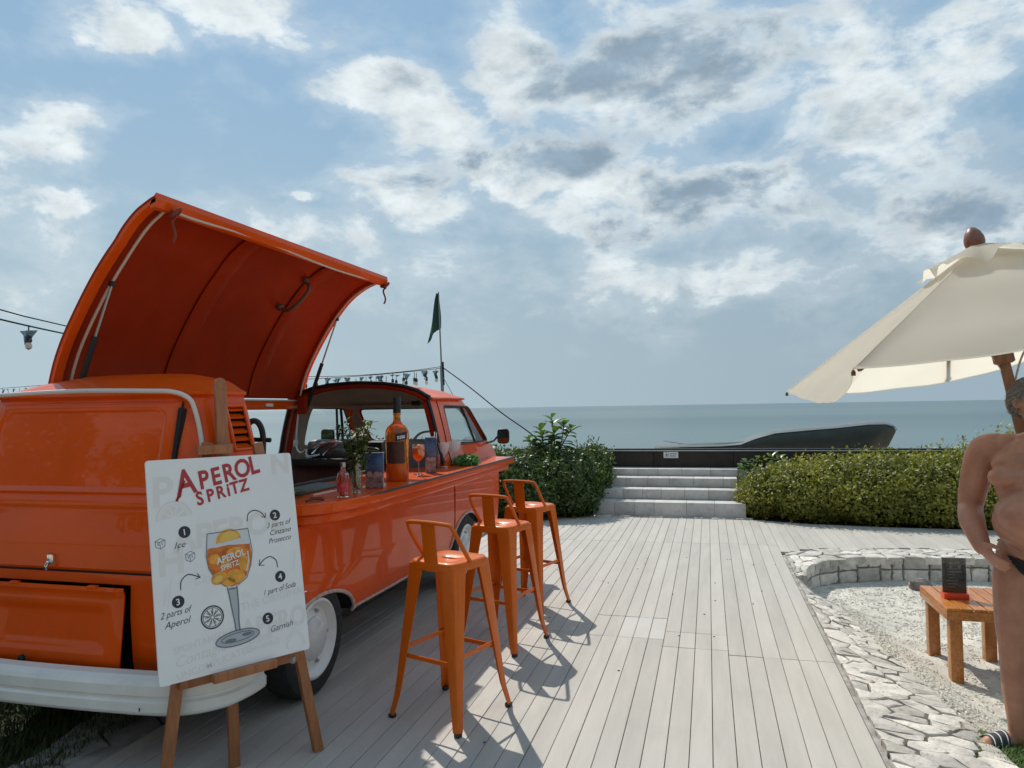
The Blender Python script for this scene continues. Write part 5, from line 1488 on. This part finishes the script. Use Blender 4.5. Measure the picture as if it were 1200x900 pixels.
machine()
b = MB(); b.tube(bez([(-3.40, 5.57, 1.62), (-3.415, 5.55, 1.45), (-3.42, 5.54, 1.29), (-3.40, 5.52, 1.225), (-3.34, 5.48, 1.195), (-3.24, 5.40, 1.225), (-3.18, 5.30, 1.20), (-3.10, 5.20, 1.185), (-3.04, 5.19, 1.19), (-3.02, 5.26, 1.2)], 6), .008, 8)
cb = b.build('power_cable', mat('cable_white', (.62, .60, .58), .5), org=(-3.4, 5.55, 1.2)); tag(cb, 'white power cable hanging down the van pillar to the machine on the back shelf', 'cable')
MB().box((-3.425, 5.54, 1.27), (.035, .03, .055)).build('plug', MATS['cable_white'], cb, bevel=.008)

# ================================================================== FLAG, STRING LIGHTS
M_POLE = mat('pole_grey', (.20, .22, .24), .5, metal=.4)
fp0, fp1 = Vector((-4.87, 13.2, -1.0)), Vector((-4.975, 13.09, 3.80))
def pole_at(z): return fp0.lerp(fp1, (z - fp0.z) / (fp1.z - fp0.z))
fl_ = thing('flag_pole', 'thin grey flag pole with a dark green flag standing on the beach behind the van', 'flag pole', fp0)
b = MB(); b.tube([fp0, pole_at(2.35), pole_at(2.40), fp1], [.034, .032, .017, .013], 10); b.build('pole', M_POLE, fl_)
b = MB(); b.tube([pole_at(2.0) + Vector((.03, 0, 0)), pole_at(2.45) + Vector((.03, 0, 0))], .022, 8); b.build('cleat', M_TRIM, fl_)
guy = bez([pole_at(2.36), (-4.2, 12.6, 1.93), (-3.4, 11.85, 1.47), (-2.75, 11.29, 1.13), (-2.2, 10.95, .75)], 4)
MB().tube(guy, .011, 6).build('guy_wire', mat('guy_black', (.02, .02, .022), .9, spec=.1), fl_)
MB().tube([pole_at(2.2), (-4.3, 12.9, 1.2), (-3.9, 12.6, .3)], .006, 5).build('guy_cord', M_POLE, fl_)
rows = []
for i in range(15):
    t = i / 14; row = []
    top_ = pole_at(lerp(3.77, 3.10, t)); W_ = .03 + .26 * t ** .8
    for j in range(7):
        s_ = j / 6
        x = -W_ * s_ ; z = -s_ * (.12 * t + .06 * sin(t * 3)) - .16 * s_ * t
        row.append(top_ + Vector((x * .95 + .02 * sin(s_ * 7 + t * 3) * t, .06 * sin(s_ * 6 + t * 2), z)))
    rows.append(row)
b = MB(); b.sheet(rows, .003); b.build('flag', mat('flag_green', (.012, .060, .042), .8, var=.15), fl_, smooth=60)

M_WIRE = mat('wire_black', (.03, .032, .035), .6); M_BULB = mat('bulb', (.62, .66, .60), .15); M_RAG = mat('pale_blue_rag', (.22, .37, .43), .9, var=.4, vscale=12)
rng = random.Random(12)
def lamp_string(name, label, a, c, sag, n, big=1.0, mid=(), skip=0, group='strings of small lamps on the beach'):
    a, c = Vector(a), Vector(c); root = thing(name, label, 'string lights', a, 0, group)
    pts = [a.lerp(c, k / 24) - Vector((0, 0, sag * 4 * (k / 24) * (1 - k / 24))) for k in range(25)]
    MB().tube(pts, .008 * big ** .3, 5).build('wire', M_WIRE, root, smooth=60)
    me = None
    for k in range(n):
        t = (k + .5 + skip) / n
        if t > 1: continue
        p = a.lerp(c, t) - Vector((0, 0, sag * 4 * t * (1 - t)))
        drop = rng.uniform(.06, .16) * (1 if big == 1 else .3)
        if me is None:
            b = MB(); b.mi = 0; b.tube([(0, 0, .02), (0, 0, -.10)], .006 * big ** .3, 5); b.lathe([(.012 * big, -.07 * big), (.026 * big, -.085 * big), (.028 * big, -.125 * big), (.02 * big, -.135 * big)], 8)
            b.mi = 1; b.lathe([(.02 * big, -.134 * big), (.030 * big, -.16 * big), (.026 * big, -.185 * big), (.001, -.20 * big)], 8)
            o = b.build('bulb', [M_WIRE, M_BULB], root, org=(0, 0, 0)); me = o.data
        else:
            o = bpy.data.objects.new('bulb', me); COL.objects.link(o); o.parent = root
        o.location = p - a - Vector((0, 0, drop * .5)); o.scale = (1, 1, 1 if big > 1 else rng.uniform(.9, 1.35))
        if rng.random() < (.62 if big == 1 else 1):
            b = MB(); q = p + Vector((rng.uniform(-.05, .05), 0, -.04)); w = rng.uniform(.07, .16) if big == 1 else .18; h = rng.uniform(.03, .14) if big == 1 else .13
            rows = [[q + Vector((w * (i / 4 - .5) * (1 - .8 * j / 4), .02 * sin(i * 2 + j), -h * j / 4 + .03 * mnoise.noise((i, j, k)))) for i in range(5)] for j in range(5)]
            b.sheet(rows, .002); b.build('rag', M_RAG, root, smooth=0)
    return root
Z = Vector((0, 0, 1))
lamp_string('string_lights', 'upper string of small dark bulbs running from the flag pole behind the van', pole_at(2.36), (-9.4, 11.95, 2.37), .16, 22)
lamp_string('string_lights', 'lower string of small dark bulbs sagging between the flag pole and the open roof hatch', pole_at(2.33), (-8.9, 12.1, 2.15), .06, 21)
lamp_string('string_lights', 'distant string of tiny bulbs above the van tail against the sky', (-15.4, 16.5, 2.55), (-27.5, 20.2, 2.45), .05, 34)
lamp_string('string_lights', 'pair of wires with one large bulb and a blue rag beside the open hatch', (-5.0, 3.1, 2.40), (-6.35, 6.6, 2.34), .035, 2, .95, skip=.6)
nr = bpy.data.objects['string_lights.003']
MB().tube([(-5.0, 3.1, 2.47), (-5.55, 4.8, 2.385), (-6.35, 6.6, 2.40)], .006, 5).build('wire', M_WIRE, nr)
for (x, y, zt, lb) in ((-9.4, 11.95, 2.45, 'thin post hidden behind the open hatch that carries the strings of bulbs'), (-15.4, 16.5, 2.7, 'thin post behind the van tail where the distant string of bulbs starts'), (-27.5, 20.2, 2.6, 'thin post far along the beach at the end of the distant string of bulbs'), (-6.35, 6.6, 2.45, 'thin post behind the hatch carrying the wires of the large bulb'), (-5.0, 3.1, 2.5, 'thin post beside the van tail carrying the wires of the large bulb')):
    z0 = -.05 if y < 10 else -1.1
    t_ = MB().tube([(x, y, z0), (x, y, zt)], .03, 8).build('light_post', M_POLE, org=(x, y, z0)); tag(t_, lb, 'post', 'posts for the strings of bulbs')

# ================================================================== UMBRELLA
M_CANVAS = None
def canvas():
    m = mat('canvas', (.70, .685, .645), .9, var=.05, vscale=5, bump=.12, bscale=160, bdist=.002)
    t = NT(m.node_tree); b = t.n['Principled BSDF']
    tl = t.new('ShaderNodeBsdfTranslucent'); tl.inputs[0].default_value = (.90, .87, .80, 1)
    mx = t.new('ShaderNodeMixShader'); mx.inputs[0].default_value = .78
    t.l.new(b.outputs[0], mx.inputs[1]); t.l.new(tl.outputs[0], mx.inputs[2]); t.l.new(mx.outputs[0], t.n['Material Output'].inputs[0])
    return m
def umbrella():
    M = canvas(); MW = mat('umbrella_wood', (.16, .07, .035), .55, var=.35, vscale=5, stretch=(8, 8, 1))
    C = Vector((1.668, 4.859, 1.859)); ax = Vector((-.175, .023, 1)).normalized()
    cor = [Vector(p) for p in ((.67, 3.75, 1.71), (.58, 5.87, 1.64), (2.66, 5.97, 2.01), (2.76, 3.85, 2.07))]   # near left, far left, far right, near right
    A = C + ax * .607
    base = C - ax * ((C.z + .22) / ax.z)
    root = thing('beach_umbrella', 'big square off white canvas parasol leaning over the gravel pit, wooden pole', 'umbrella', base)
    MB().tube([base, C - ax * .6, C + ax * .60], [.036, .032, .026], 14).build('pole', MW, root)
    b = MB(); b.lathe([(.05, -.02), (.056, 0), (.055, .03), (.042, .065), (.022, .09), (.002, .10)], 20, A + ax * .03, ax.to_track_quat('Z', 'Y').to_matrix()); b.build('finial', mat('finial_wood', (.20, .075, .045), .4, coat=.3, var=.2), root)
    hub = C - ax * .05
    MB().lathe([(.04, -.05), (.055, -.04), (.055, .03), (.04, .04)], 14, hub, ax.to_track_quat('Z', 'Y').to_matrix()).build('hub', MW, root)
    sags = [.13, .13, .10, .055]
    N = 30
    for q in range(4):
        p0, p1 = cor[q], cor[(q + 1) % 4]
        out = ((p0 + p1) / 2 - C); out.z = 0; out.normalize()
        pn = (p0 - A).cross(p1 - A).normalized();
        if pn.z < 0: pn = -pn
        rows = []
        for i in range(N + 1):
            r = i / N; row = []
            for j in range(N + 1):
                s_ = j / N
                base_ = A.lerp(p0.lerp(p1, s_), .04 + .96 * r)
                bow = 4 * s_ * (1 - s_)
                if q == 0:                                     # the loose side: cloth sags deepest near the front corner
                    dip = sags[q] * (sin(pi * s_ ** .55)) * r ** 3
                else: dip = sags[q] * bow * r ** 3
                base_ = base_ - Vector((0, 0, dip)) - pn * (.050 * bow * r * (1 - r * .7)) + pn * .020 * mnoise.noise((s_ * 3.5 + q * 9, r * 3.5, 1)) * bow
                base_ += pn * .012 * sin(s_ * 26 + r * 5) * r ** 4 * bow * .4 + pn * .011 * sin(r * 24 + s_ * 12 + 2 * mnoise.noise((r * 3, s_ * 3, 7))) * exp(-s_ * 4) * r * bow ** .5
                row.append(base_)
            rows.append(row)
        b = MB(); b.sheet(rows, .0025); b.build('canopy_panel', M, root, smooth=60)
        b = MB(); b.tube([rows[-1][j] for j in range(N + 1)], .0045, 5); b.build('hem', M, root)
    for q in range(4):
        b = MB(); e = cor[q]; s0 = A - ax * .05
        b.beam(s0.lerp(e, .06) - ax * .03, s0.lerp(e, .97) - ax * .024, .020, .024, up=ax); r_ = b.build('rib', MW, root)
        m_ = s0.lerp(e, .5) - ax * .02
        MB().beam(hub, m_, .018, .022, up=ax).build('strut', MW, r_)
        b = MB(); b.tube([A + (e - A) * .05 + ax * .003, A.lerp(e, .5) + ax * .001, e], .004, 5); b.build('seam', M, root)
        MB().lathe([(.010, -.015), (.011, .0), (.006, .012)], 8, e - Vector((0, 0, .02))).build('rib_tip', MW, r_)
    for q in (1, 2):                                            # intermediate ribs on the far side
        e = (cor[q] + cor[(q + 1) % 4]) / 2 - Vector((0, 0, sags[q] + .01))
        if q == 1:
            e = cor[1].lerp(cor[2], .52) - Vector((0, 0, .09))
        b = MB(); b.beam(A.lerp(e, .1) - ax * .03, e, .02, .026, up=ax); r_ = b.build('rib', MW, root)
        b = MB(); b.lathe([(.012, .03), (.02, .01), (.018, -.018), (.004, -.03)], 10, e); b.build('rib_tip', MW, r_)
    # vent cap: small upper tier with a wavy free edge
    for q in range(4):
        p0, p1 = cor[q], cor[(q + 1) % 4]; rows = []
        for i in range(11):
            r = i / 10; row = []
            for j in range(21):
                s_ = j / 20
                e = A + ax * .055 + ((p0.lerp(p1, s_)) - A) * (.02 + .235 * r)
                w = sin(s_ * pi * 4 + q) * .040 * r ** 2 + sin(s_ * pi * 9 + q * 2) * .012 * r ** 3
                row.append(e + ax * (w * 4 * s_ * (1 - s_) + .018 * r * sin(pi * s_) - .022 * (1 - r)) )
            rows.append(row)
        b = MB(); b.sheet(rows, .0025); b.build('vent_flap', M, root, smooth=60)
    # rope lashing and cord
    rp = mat('rope', (.36, .30, .22), .9, var=.3, vscale=60)
    b = MB()
    for k in range(5):
        c = C - ax * (.30 + .022 * k); Rm = ax.to_track_quat('Z', 'Y').to_matrix()
        b.tube([c + Rm @ Vector((.040 * cos(a), .040 * sin(a), .012 * sin(a + k))) for a in [2 * pi * q / 14 for q in range(14)]], .008, 5, closed=True)
    b.build('rope', rp, root)
    b = MB(); b.tube(bez([C - ax * .20, C + Vector((-.10, -.02, .02)), C + Vector((-.16, .0, .10))], 4), .004, 5); b.tube(bez([C - ax * .28, C + Vector((.10, -.04, -.04)), C + Vector((.20, -.05, .03))], 4), .006, 5); b.build('cord', rp, root)
    b = MB(); b.lathe([(.012, -.05), (.03, -.03), (.034, .0), (.026, .035), (.01, .05)], 10, C + Vector((.16, -.03, -.0)), Matrix.Rotation(1.4, 3, 'Y')); b.build('toggle', mat('toggle_dark', (.04, .025, .02), .5), root)
    b = MB(); b.lathe([(.26, -.05), (.27, .0), (.24, .05), (.06, .07), (.05, .25), (.042, .25)], 24, base); b.build('base', M_MORTAR, root)
umbrella()

# ================================================================== TABLE
def table():
    GZ = -.225; X0, X1, Y0, Y1, T = 1.425, 1.895, 5.19, 5.80, .235
    root = thing('wooden_table', 'low orange brown slatted wooden side table on the white gravel', 'table', ((X0 + X1) / 2, (Y0 + Y1) / 2, GZ))
    MW = mat('teak', (.42, .155, .032), .38, coat=.35, var=.30, vscale=4, stretch=(14, 2, 14), rnd=.12)
    ns = 6; w = (X1 - X0 - .0) / ns
    for k in range(ns):
        MB().box((X0 + w * (k + .5), (Y0 + Y1) / 2, T - .009), (w - .008, Y1 - Y0 - .002, .018)).build('slat', MW, root, bevel=.002, seg=1)
    for y in (Y0 + .014, Y1 - .014): MB().box(((X0 + X1) / 2, y, T - .047), (X1 - X0 - .004, .026, .056)).build('apron', MW, root, bevel=.002)
    for x in (X0 + .014, X1 - .014): MB().box((x, (Y0 + Y1) / 2, T - .047), (.026, Y1 - Y0 - .06, .056)).build('apron', MW, root, bevel=.002)
    for x in (X0 + .062, X1 - .062):
        for y in (Y0 + .066, Y1 - .066): MB().box((x, y, (T - .020 + GZ - .02) / 2), (.072, .072, T - .020 - GZ + .02)).build('leg', MW, root, bevel=.004)
    c = (1.555, 5.47, T)
    st = thing('menu_stand', 'black menu card upright in a red orange base on the wooden table', 'menu stand', c)
    b = MB(); b.box((c[0], c[1], T + .020), (.148, .09, .036)); b.build('base', mat('red_base', (.62, .05, .012), .35, coat=.4), st, bevel=.004)
    b = MB(); b.box((c[0], c[1], T + .150), (.142, .012, .232)); cd = b.build('card', mat('black_card', (.018, .016, .015), .25, coat=.5, var=.5, vscale=25), st, bevel=.002)
    b = MB(); b.box((c[0], c[1] - .003, T + .155), (.152, .012, .245)); b.build('acrylic', pane('acrylic', (.93, .93, .93), .15), st, smooth=0)
    b = MB(); rng = random.Random(3)
    for k in range(9):
        z = T + .075 + .02 * k; ww = rng.uniform(.03, .09)
        b.box((c[0] - .05 + ww / 2 + rng.uniform(0, .02), c[1] - .0068, z), (ww, .0012, .004))
    for x in (-.02, .03): b.box((c[0] + x, c[1] - .0068, T + .235 - abs(x)), (.018, .0012, .03))
    b.build('print', mat('card_print', (.20, .17, .13), .5), cd, smooth=0)
table()
rk = MB(); r_ = random.Random(4); rings = []
for i, (z, k) in enumerate(((-.02, .8), (.02, 1), (.06, .8), (.085, .35))):
    rings.append([(1.90 + (.10 * k) * cos(a) * r_.uniform(.75, 1.2), 7.72 + .075 * k * sin(a) * r_.uniform(.75, 1.2), -.22 + z) for a in [2 * pi * q / 9 for q in range(9)]])
rk.loft(rings); tag(rk.build('loose_rock', mat('dark_rock', (.20, .17, .155), .9, var=.5, vscale=16, bump=.8, bscale=30), smooth=30, org=(1.90, 7.72, -.22)), 'loose dark lump of rock lying at the foot of the curved stone wall', 'rock')

# ================================================================== PERSON
def person():
    gx, gy = 1.518, 3.95
    g = gz(gx, gy)
    face = radians(212)                                  # heading measured from +Y clockwise: towards the camera, a little to its left
    fwd = Vector((sin(face), cos(face), 0)); rgt = Vector((cos(face), -sin(face), 0))     # his right hand side
    O = Vector((gx, gy, g))
    def P(r, f, z): return O + rgt * r + fwd * f + Vector((0, 0, z))
    root = thing('person', 'heavy man in black swim briefs and sandals standing at the gravel pit beside the parasol', 'person', O)
    bm = bmesh.new()
    def ball(c, s_, R=None):
        M = Matrix.Translation(c) @ (R.to_4x4() if R else Matrix.Identity(4)) @ Matrix.Diagonal((s_[0], s_[1], s_[2], 1))
        bmesh.ops.create_icosphere(bm, subdivisions=3, radius=1, matrix=M)
    RB = Matrix((rgt, fwd, Vector((0, 0, 1)))).transposed()
    def eb(r, f, z, a, b_, c): ball(P(r, f, z), (a, b_, c), RB)
    def limb(pts, n=16):
        """capsule chain: pts (Vector, radius)"""
        b = MB(); ps = [Vector(p) for p, _ in pts]; rs = [q for _, q in pts]
        cum = [0]
        for a_, c_ in zip(ps, ps[1:]): cum.append(cum[-1] + (c_ - a_).length)
        fine = bez(ps, 6); L = len(fine)
        rr = [interp(i / (L - 1) * (len(ps) - 1), range(len(ps)), rs) for i in range(L)]
        b.tube(fine, rr, n)
        k = len(bm.verts); vs = [bm.verts.new(v) for v in b.v]
        for f in b.f:
            try: bm.faces.new([vs[i] for i in f])
            except ValueError: pass
        ball(ps[0], (rs[0],) * 3); ball(ps[-1], (rs[-1],) * 3)
    # torso
    eb(0, -.01, .97, .195, .155, .13); eb(0, .055, 1.09, .205, .205, .15); eb(0, .10, 1.13, .185, .195, .14); eb(0, .02, 1.25, .200, .155, .15); eb(0, -.01, 1.37, .200, .135, .14)
    eb(.10, .045, 1.36, .105, .100, .075); eb(-.10, .045, 1.36, .105, .100, .075)          # chest
    eb(.125, .105, 1.300, .082, .078, .058); eb(-.125, .105, 1.300, .082, .078, .058)
    eb(.0, -.02, 1.465, .14, .09, .055); eb(.14, -.025, 1.445, .10, .08, .06); eb(-.14, -.025, 1.445, .10, .08, .06)
    eb(.095, -.07, .93, .11, .11, .11); eb(-.095, -.07, .93, .11, .11, .11)                   # seat
    limb([(P(0, -.02, 1.45), .066), (P(0, .01, 1.53), .060), (P(0, .03, 1.58), .058)])
    # head, turned towards his left shoulder
    ta = radians(62); hf = fwd * cos(ta) - rgt * sin(ta); hr = rgt * cos(ta) + fwd * sin(ta)
    HB = Matrix((hr, hf, Vector((0, 0, 1)))).transposed()
    def H(r, f, z): return P(.045, .05, -.01) + hr * r + hf * (f - .02) + Vector((0, 0, z))
    def hb(r, f, z, a, b_, c): ball(H(r, f, z), (a, b_, c), HB)
    hb(.0, .045, 1.685, .078, .098, .100); hb(0, .075, 1.62, .062, .074, .070); hb(0, .105, 1.578, .036, .032, .028)
    hb(0, .118, 1.70, .055, .03, .03); limb([(H(0, .137, 1.685), .011), (H(0, .152, 1.655), .014), (H(0, .160, 1.640), .017)], 10)
    hb(.016, .143, 1.637, .011, .012, .009); hb(-.016, .143, 1.637, .011, .012, .009)
    hb(0, .138, 1.610, .026, .014, .007); hb(0, .134, 1.598, .024, .014, .008)
    for s_ in (1, -1): hb(s_ * .080, .03, 1.665, .012, .022, .033); hb(s_ * .050, .115, 1.645, .026, .024, .022)
    # arms: the one towards the sea view hangs down with its hand on the briefs
    def hand(wr, d, nrm, side, curl):
        d = d.normalized(); nrm = (nrm - d * nrm.dot(d)).normalized(); lat = d.cross(nrm) * side
        R = Matrix((lat, nrm, d)).transposed()
        ball(wr + d * .045, (.041, .017, .052), R); ball(wr + d * .02, (.030, .021, .034), R)
        for k, (o, L, r_) in enumerate(((-.031, .066, .0082), (-.011, .078, .0088), (.010, .082, .0090), (.030, .074, .0088))):
            b0 = wr + d * .082 + lat * o; c1 = curl
            p1 = b0 + (d * cos(c1) + nrm * sin(c1)) * L * .45; p2 = p1 + (d * cos(c1 * 2.2) + nrm * sin(c1 * 2.2)) * L * .32; p3 = p2 + (d * cos(c1 * 3) + nrm * sin(c1 * 3)) * L * .24
            limb([(b0 - d * .02, r_ * 1.1), (b0, r_ * 1.1), (p1, r_), (p2, r_ * .95), (p3, r_ * .82)], 8)
        b0 = wr + d * .025 + lat * .036; limb([(b0, .013), (b0 + d * .03 + lat * .022 + nrm * .008, .0115), (b0 + d * .062 + lat * .026 + nrm * .018, .010)], 8)
    sh, el_, wr = P(.240, -.02, 1.415), P(.325, -.055, 1.135), P(.232, .135, .965)
    limb([(P(.16, -.02, 1.435), .066), (sh, .080), (P(.290, -.04, 1.29), .072), (el_, .057), (P(.295, .04, 1.07), .058), (wr, .037)])
    hand(wr, P(.125, .225, .880) - wr, (-rgt * .8 - fwd * .35), 1, .22)
    sh2, el2, wr2 = P(-.232, -.02, 1.420), P(-.30, -.05, 1.13), P(-.30, .03, .90)
    limb([(P(-.16, -.02, 1.435), .060), (sh2, .066), (P(-.275, -.04, 1.28), .055), (el2, .045), (P(-.305, 0, 1.05), .044), (wr2, .030)])
    hand(wr2, Vector((0, 0, -1)) + fwd * .15, rgt, -1, .3)
    # legs, feet
    for s_, fo, spl in ((1, .085, .50), (-1, -.04, -.03)):
        limb([(P(s_ * .095, -.01, .93), .115), (P(s_ * .115, .0 + fo * .3, .80), .108), (P(s_ * .125, .01 + fo * .6, .62), .086), (P(s_ * .13, .005 + fo, .50), .062), (P(s_ * .132, -.01 + fo, .40), .060), (P(s_ * .134, -.03 + fo, .30), .060), (P(s_ * .135, -.03 + fo, .16), .042), (P(s_ * .135, -.035 + fo, .08), .038)])
        ft = Vector((P(s_ * .137, -.045 + fo, .0)))
        td = (fwd + rgt * spl * 1.6).normalized(); tl = Vector((td.y, -td.x, 0))
        limb([(ft + td * -.015 + Vector((0, 0, .055)), .034), (ft + td * .07 + Vector((0, 0, .060)), .036), (ft + td * .14 + Vector((0, 0, .045)), .036)])
        ball(ft + td * -.03 + Vector((0, 0, .048)), (.032, .036, .030)); ball(ft + td * .155 + Vector((0, 0, .040)), (.046, .046, .020))
        for k in range(5):
            o = (k - 2) * .0185 * s_; big = k == (0 if True else 4)
            a_ = ft + td * (.175 - .006 * k) + tl * o * 1.0 + Vector((0, 0, .038)); L = (.046, .038, .034, .03, .026)[k]
            limb([(a_, .0125 if k == 0 else .0095), (a_ + td * L * .6 + Vector((0, 0, .004)), .0135 if k == 0 else .0098), (a_ + td * L - Vector((0, 0, .004)), .012 if k == 0 else .009)], 8)
    bmesh.ops.recalc_face_normals(bm, faces=bm.faces)
    me = bpy.data.meshes.new('body'); bm.to_mesh(me); bm.free()
    o = bpy.data.objects.new('body', me); COL.objects.link(o)
    md = o.modifiers.new('r', 'REMESH'); md.mode = 'VOXEL'; md.voxel_size = .0062; md.use_smooth_shade = True
    sm = o.modifiers.new('s', 'SMOOTH'); sm.factor = .5; sm.iterations = 4
    me2 = evaluated(o); bpy.data.objects.remove(o); bpy.data.meshes.remove(me)
    me2.transform(Matrix.Translation(-O)); me2.name = 'body'
    SK = mat('skin', (.40, .19, .12), .45, var=.2, vscale=9, bump=.22, bscale=70, bdist=.003, sub=.25, speck=(60, .28, (.30, .11, .07)))
    me2.materials.clear(); me2.materials.append(SK); me2.shade_smooth()
    body_ = bpy.data.objects.new('body', me2); COL.objects.link(body_); body_.parent = root; ORG[body_.name] = O
    # briefs: the hips' own surface lifted off a little
    bm = bmesh.new(); bm.from_mesh(me2)
    loc = lambda v: (v.co.dot(rgt), v.co.dot(fwd), v.co.z)
    def keep(v):
        r, f, z = loc(v)
        if abs(r) > .235: return False
        top = .985 - .085 * smooth01(-.02, .20, f); leg = .845 + .13 * smooth01(.06, .19, abs(r)) - .02 * smooth01(0, -.15, f)
        return leg < z < top
    bm.normal_update()
    arm = [(wr - O), (P(.125, .225, .880) - O)]
    def near_arm(p):
        a_, c_ = arm; t = max(0, min(1.6, (p - a_).dot(c_ - a_) / (c_ - a_).length_squared)); return (p - a_.lerp(c_, t)).length < .062
    dead = [f for f in bm.faces if not all(keep(v) for v in f.verts) or any(near_arm(v.co) for v in f.verts)]
    bmesh.ops.delete(bm, geom=dead, context='FACES')
    for v in bm.verts: v.co += v.normal * .0065
    mb = bpy.data.meshes.new('briefs'); bm.to_mesh(mb); bm.free(); mb.materials.clear(); mb.materials.append(mat('black_cloth', (.010, .010, .011), .75, var=.2)); mb.shade_smooth()
    br = bpy.data.objects.new('briefs', mb); COL.objects.link(br); br.parent = root
    sd_ = br.modifiers.new('t', 'SOLIDIFY'); sd_.thickness = .004
    # hair, beard, eyes
    rng = random.Random(5)
    def tufts(name, fn, N, L, m):
        b = MB()
        for _ in range(N):
            p, n = fn()
            t = Vector((rng.uniform(-1, 1), rng.uniform(-1, 1), rng.uniform(-1, .4))).cross(n).normalized()
            q = p + n * L * .35 + t * L * .5 - Vector((0, 0, L * .35)); w = n.cross(t) * .0022
            b.add([p - w, p + w, q + w * .7, q - w * .7, q + (q - p) * .6], [(0, 1, 2, 3), (3, 2, 4)])
        return b.build(name, m, root, smooth=0, recalc=False)
    HM = mat('grey_hair', (.12, .095, .08), .6, isl=(.32, .29, .26))
    hcen = H(0, .045, 1.685)
    def scalp():
        while True:
            u = Vector((rng.gauss(0, 1), rng.gauss(0, 1), rng.gauss(0, 1))).normalized()
            if u.z > .1 - .75 * smooth01(.3, -.4, u.y) and not (u.y > .55 and u.z < .62): break
        p = hcen + HB @ Vector((u.x * .079, u.y * .099, u.z * .101)); return p, (HB @ u)
    tufts('hair', scalp, 4200, .030, HM)
    def chin():
        while True:
            u = Vector((rng.gauss(0, 1), rng.gauss(0, 1), rng.gauss(0, 1))).normalized()
            if u.y > -.1 and u.z < .15 and not (abs(u.x) < .35 and u.z > -.25): break
        p = H(0, .072, 1.615) + HB @ Vector((u.x * .066, u.y * .076, u.z * .066)); return p, (HB @ u)
    tufts('beard', chin, 2400, .018, HM)
    for s_ in (1, -1):
        e = MB(); e.lathe([(.001, -.011), (.009, -.007), (.0115, 0), (.009, .007), (.001, .011)], 12, H(s_ * .033, .126, 1.676)); e.build('eye', mat('eye_white', (.7, .68, .65), .2), root)
        MB().lathe([(.001, .0005), (.0045, 0), (.0045, -.002)], 12, H(s_ * .033, .1385, 1.676), (-hf).to_track_quat('Z', 'Y').to_matrix() @ Matrix.Rotation(pi, 3, 'X')).build('pupil', M_TRIM, root)
    b = MB()
    for s_ in (1, -1): b.lathe([(.001, .004), (.007, .003), (.013, 0)], 14, P(s_ * .112, .148, 1.302), (fwd + rgt * s_ * .35).to_track_quat('Z', 'Y').to_matrix())
    b.build('nipple', mat('nipple_skin', (.28, .10, .08), .6), root)
    # sandals
    SM, WS_ = mat('sandal_black', (.02, .022, .024), .55, var=.2, vscale=30), mat('sandal_white', (.66, .66, .66), .5)
    for s_, fo, spl in ((1, .085, .50), (-1, -.04, -.03)):
        ft = Vector((P(s_ * .137, -.045 + fo, .0))); td = (fwd + rgt * spl * 1.6).normalized(); tl = Vector((td.y, -td.x, 0))
        out = []
        for k in range(28):
            a_ = 2 * pi * k / 28; y = .085 + .150 * cos(a_); wd = lerp(.040, .056, smooth01(-.05, .17, y)); out.append(ft + td * y + tl * wd * (abs(sin(a_)) ** .75) * (1 if sin(a_) > 0 else -1))
        b = MB(); b.loft([[p + Vector((0, 0, z)) for p in out] for z in (.0, .006, .020, .026)]); so_ = b.build('sandal', SM, root, bevel=.003)
        rows = []; lines = [[], [], []]
        for i in range(9):
            f = .085 + .085 * i / 8; row = []
            for j in range(15):
                a_ = pi * j / 14; x = .052 * cos(a_); z = .020 + (.078 - .022 * i / 8) * sin(a_) ** .8
                row.append(ft + td * (f - .022 * sin(a_)) + tl * x + Vector((0, 0, z)))
            rows.append(row)
        b = MB(); b.sheet(rows, .004); b.build('strap', SM, so_, smooth=50)
        b = MB()
        for i in (1, 4, 7): b.tube([p + Vector((0, 0, .003)) for p in rows[i]], .0035, 5)
        b.build('strap_piping', WS_, so_)
person()
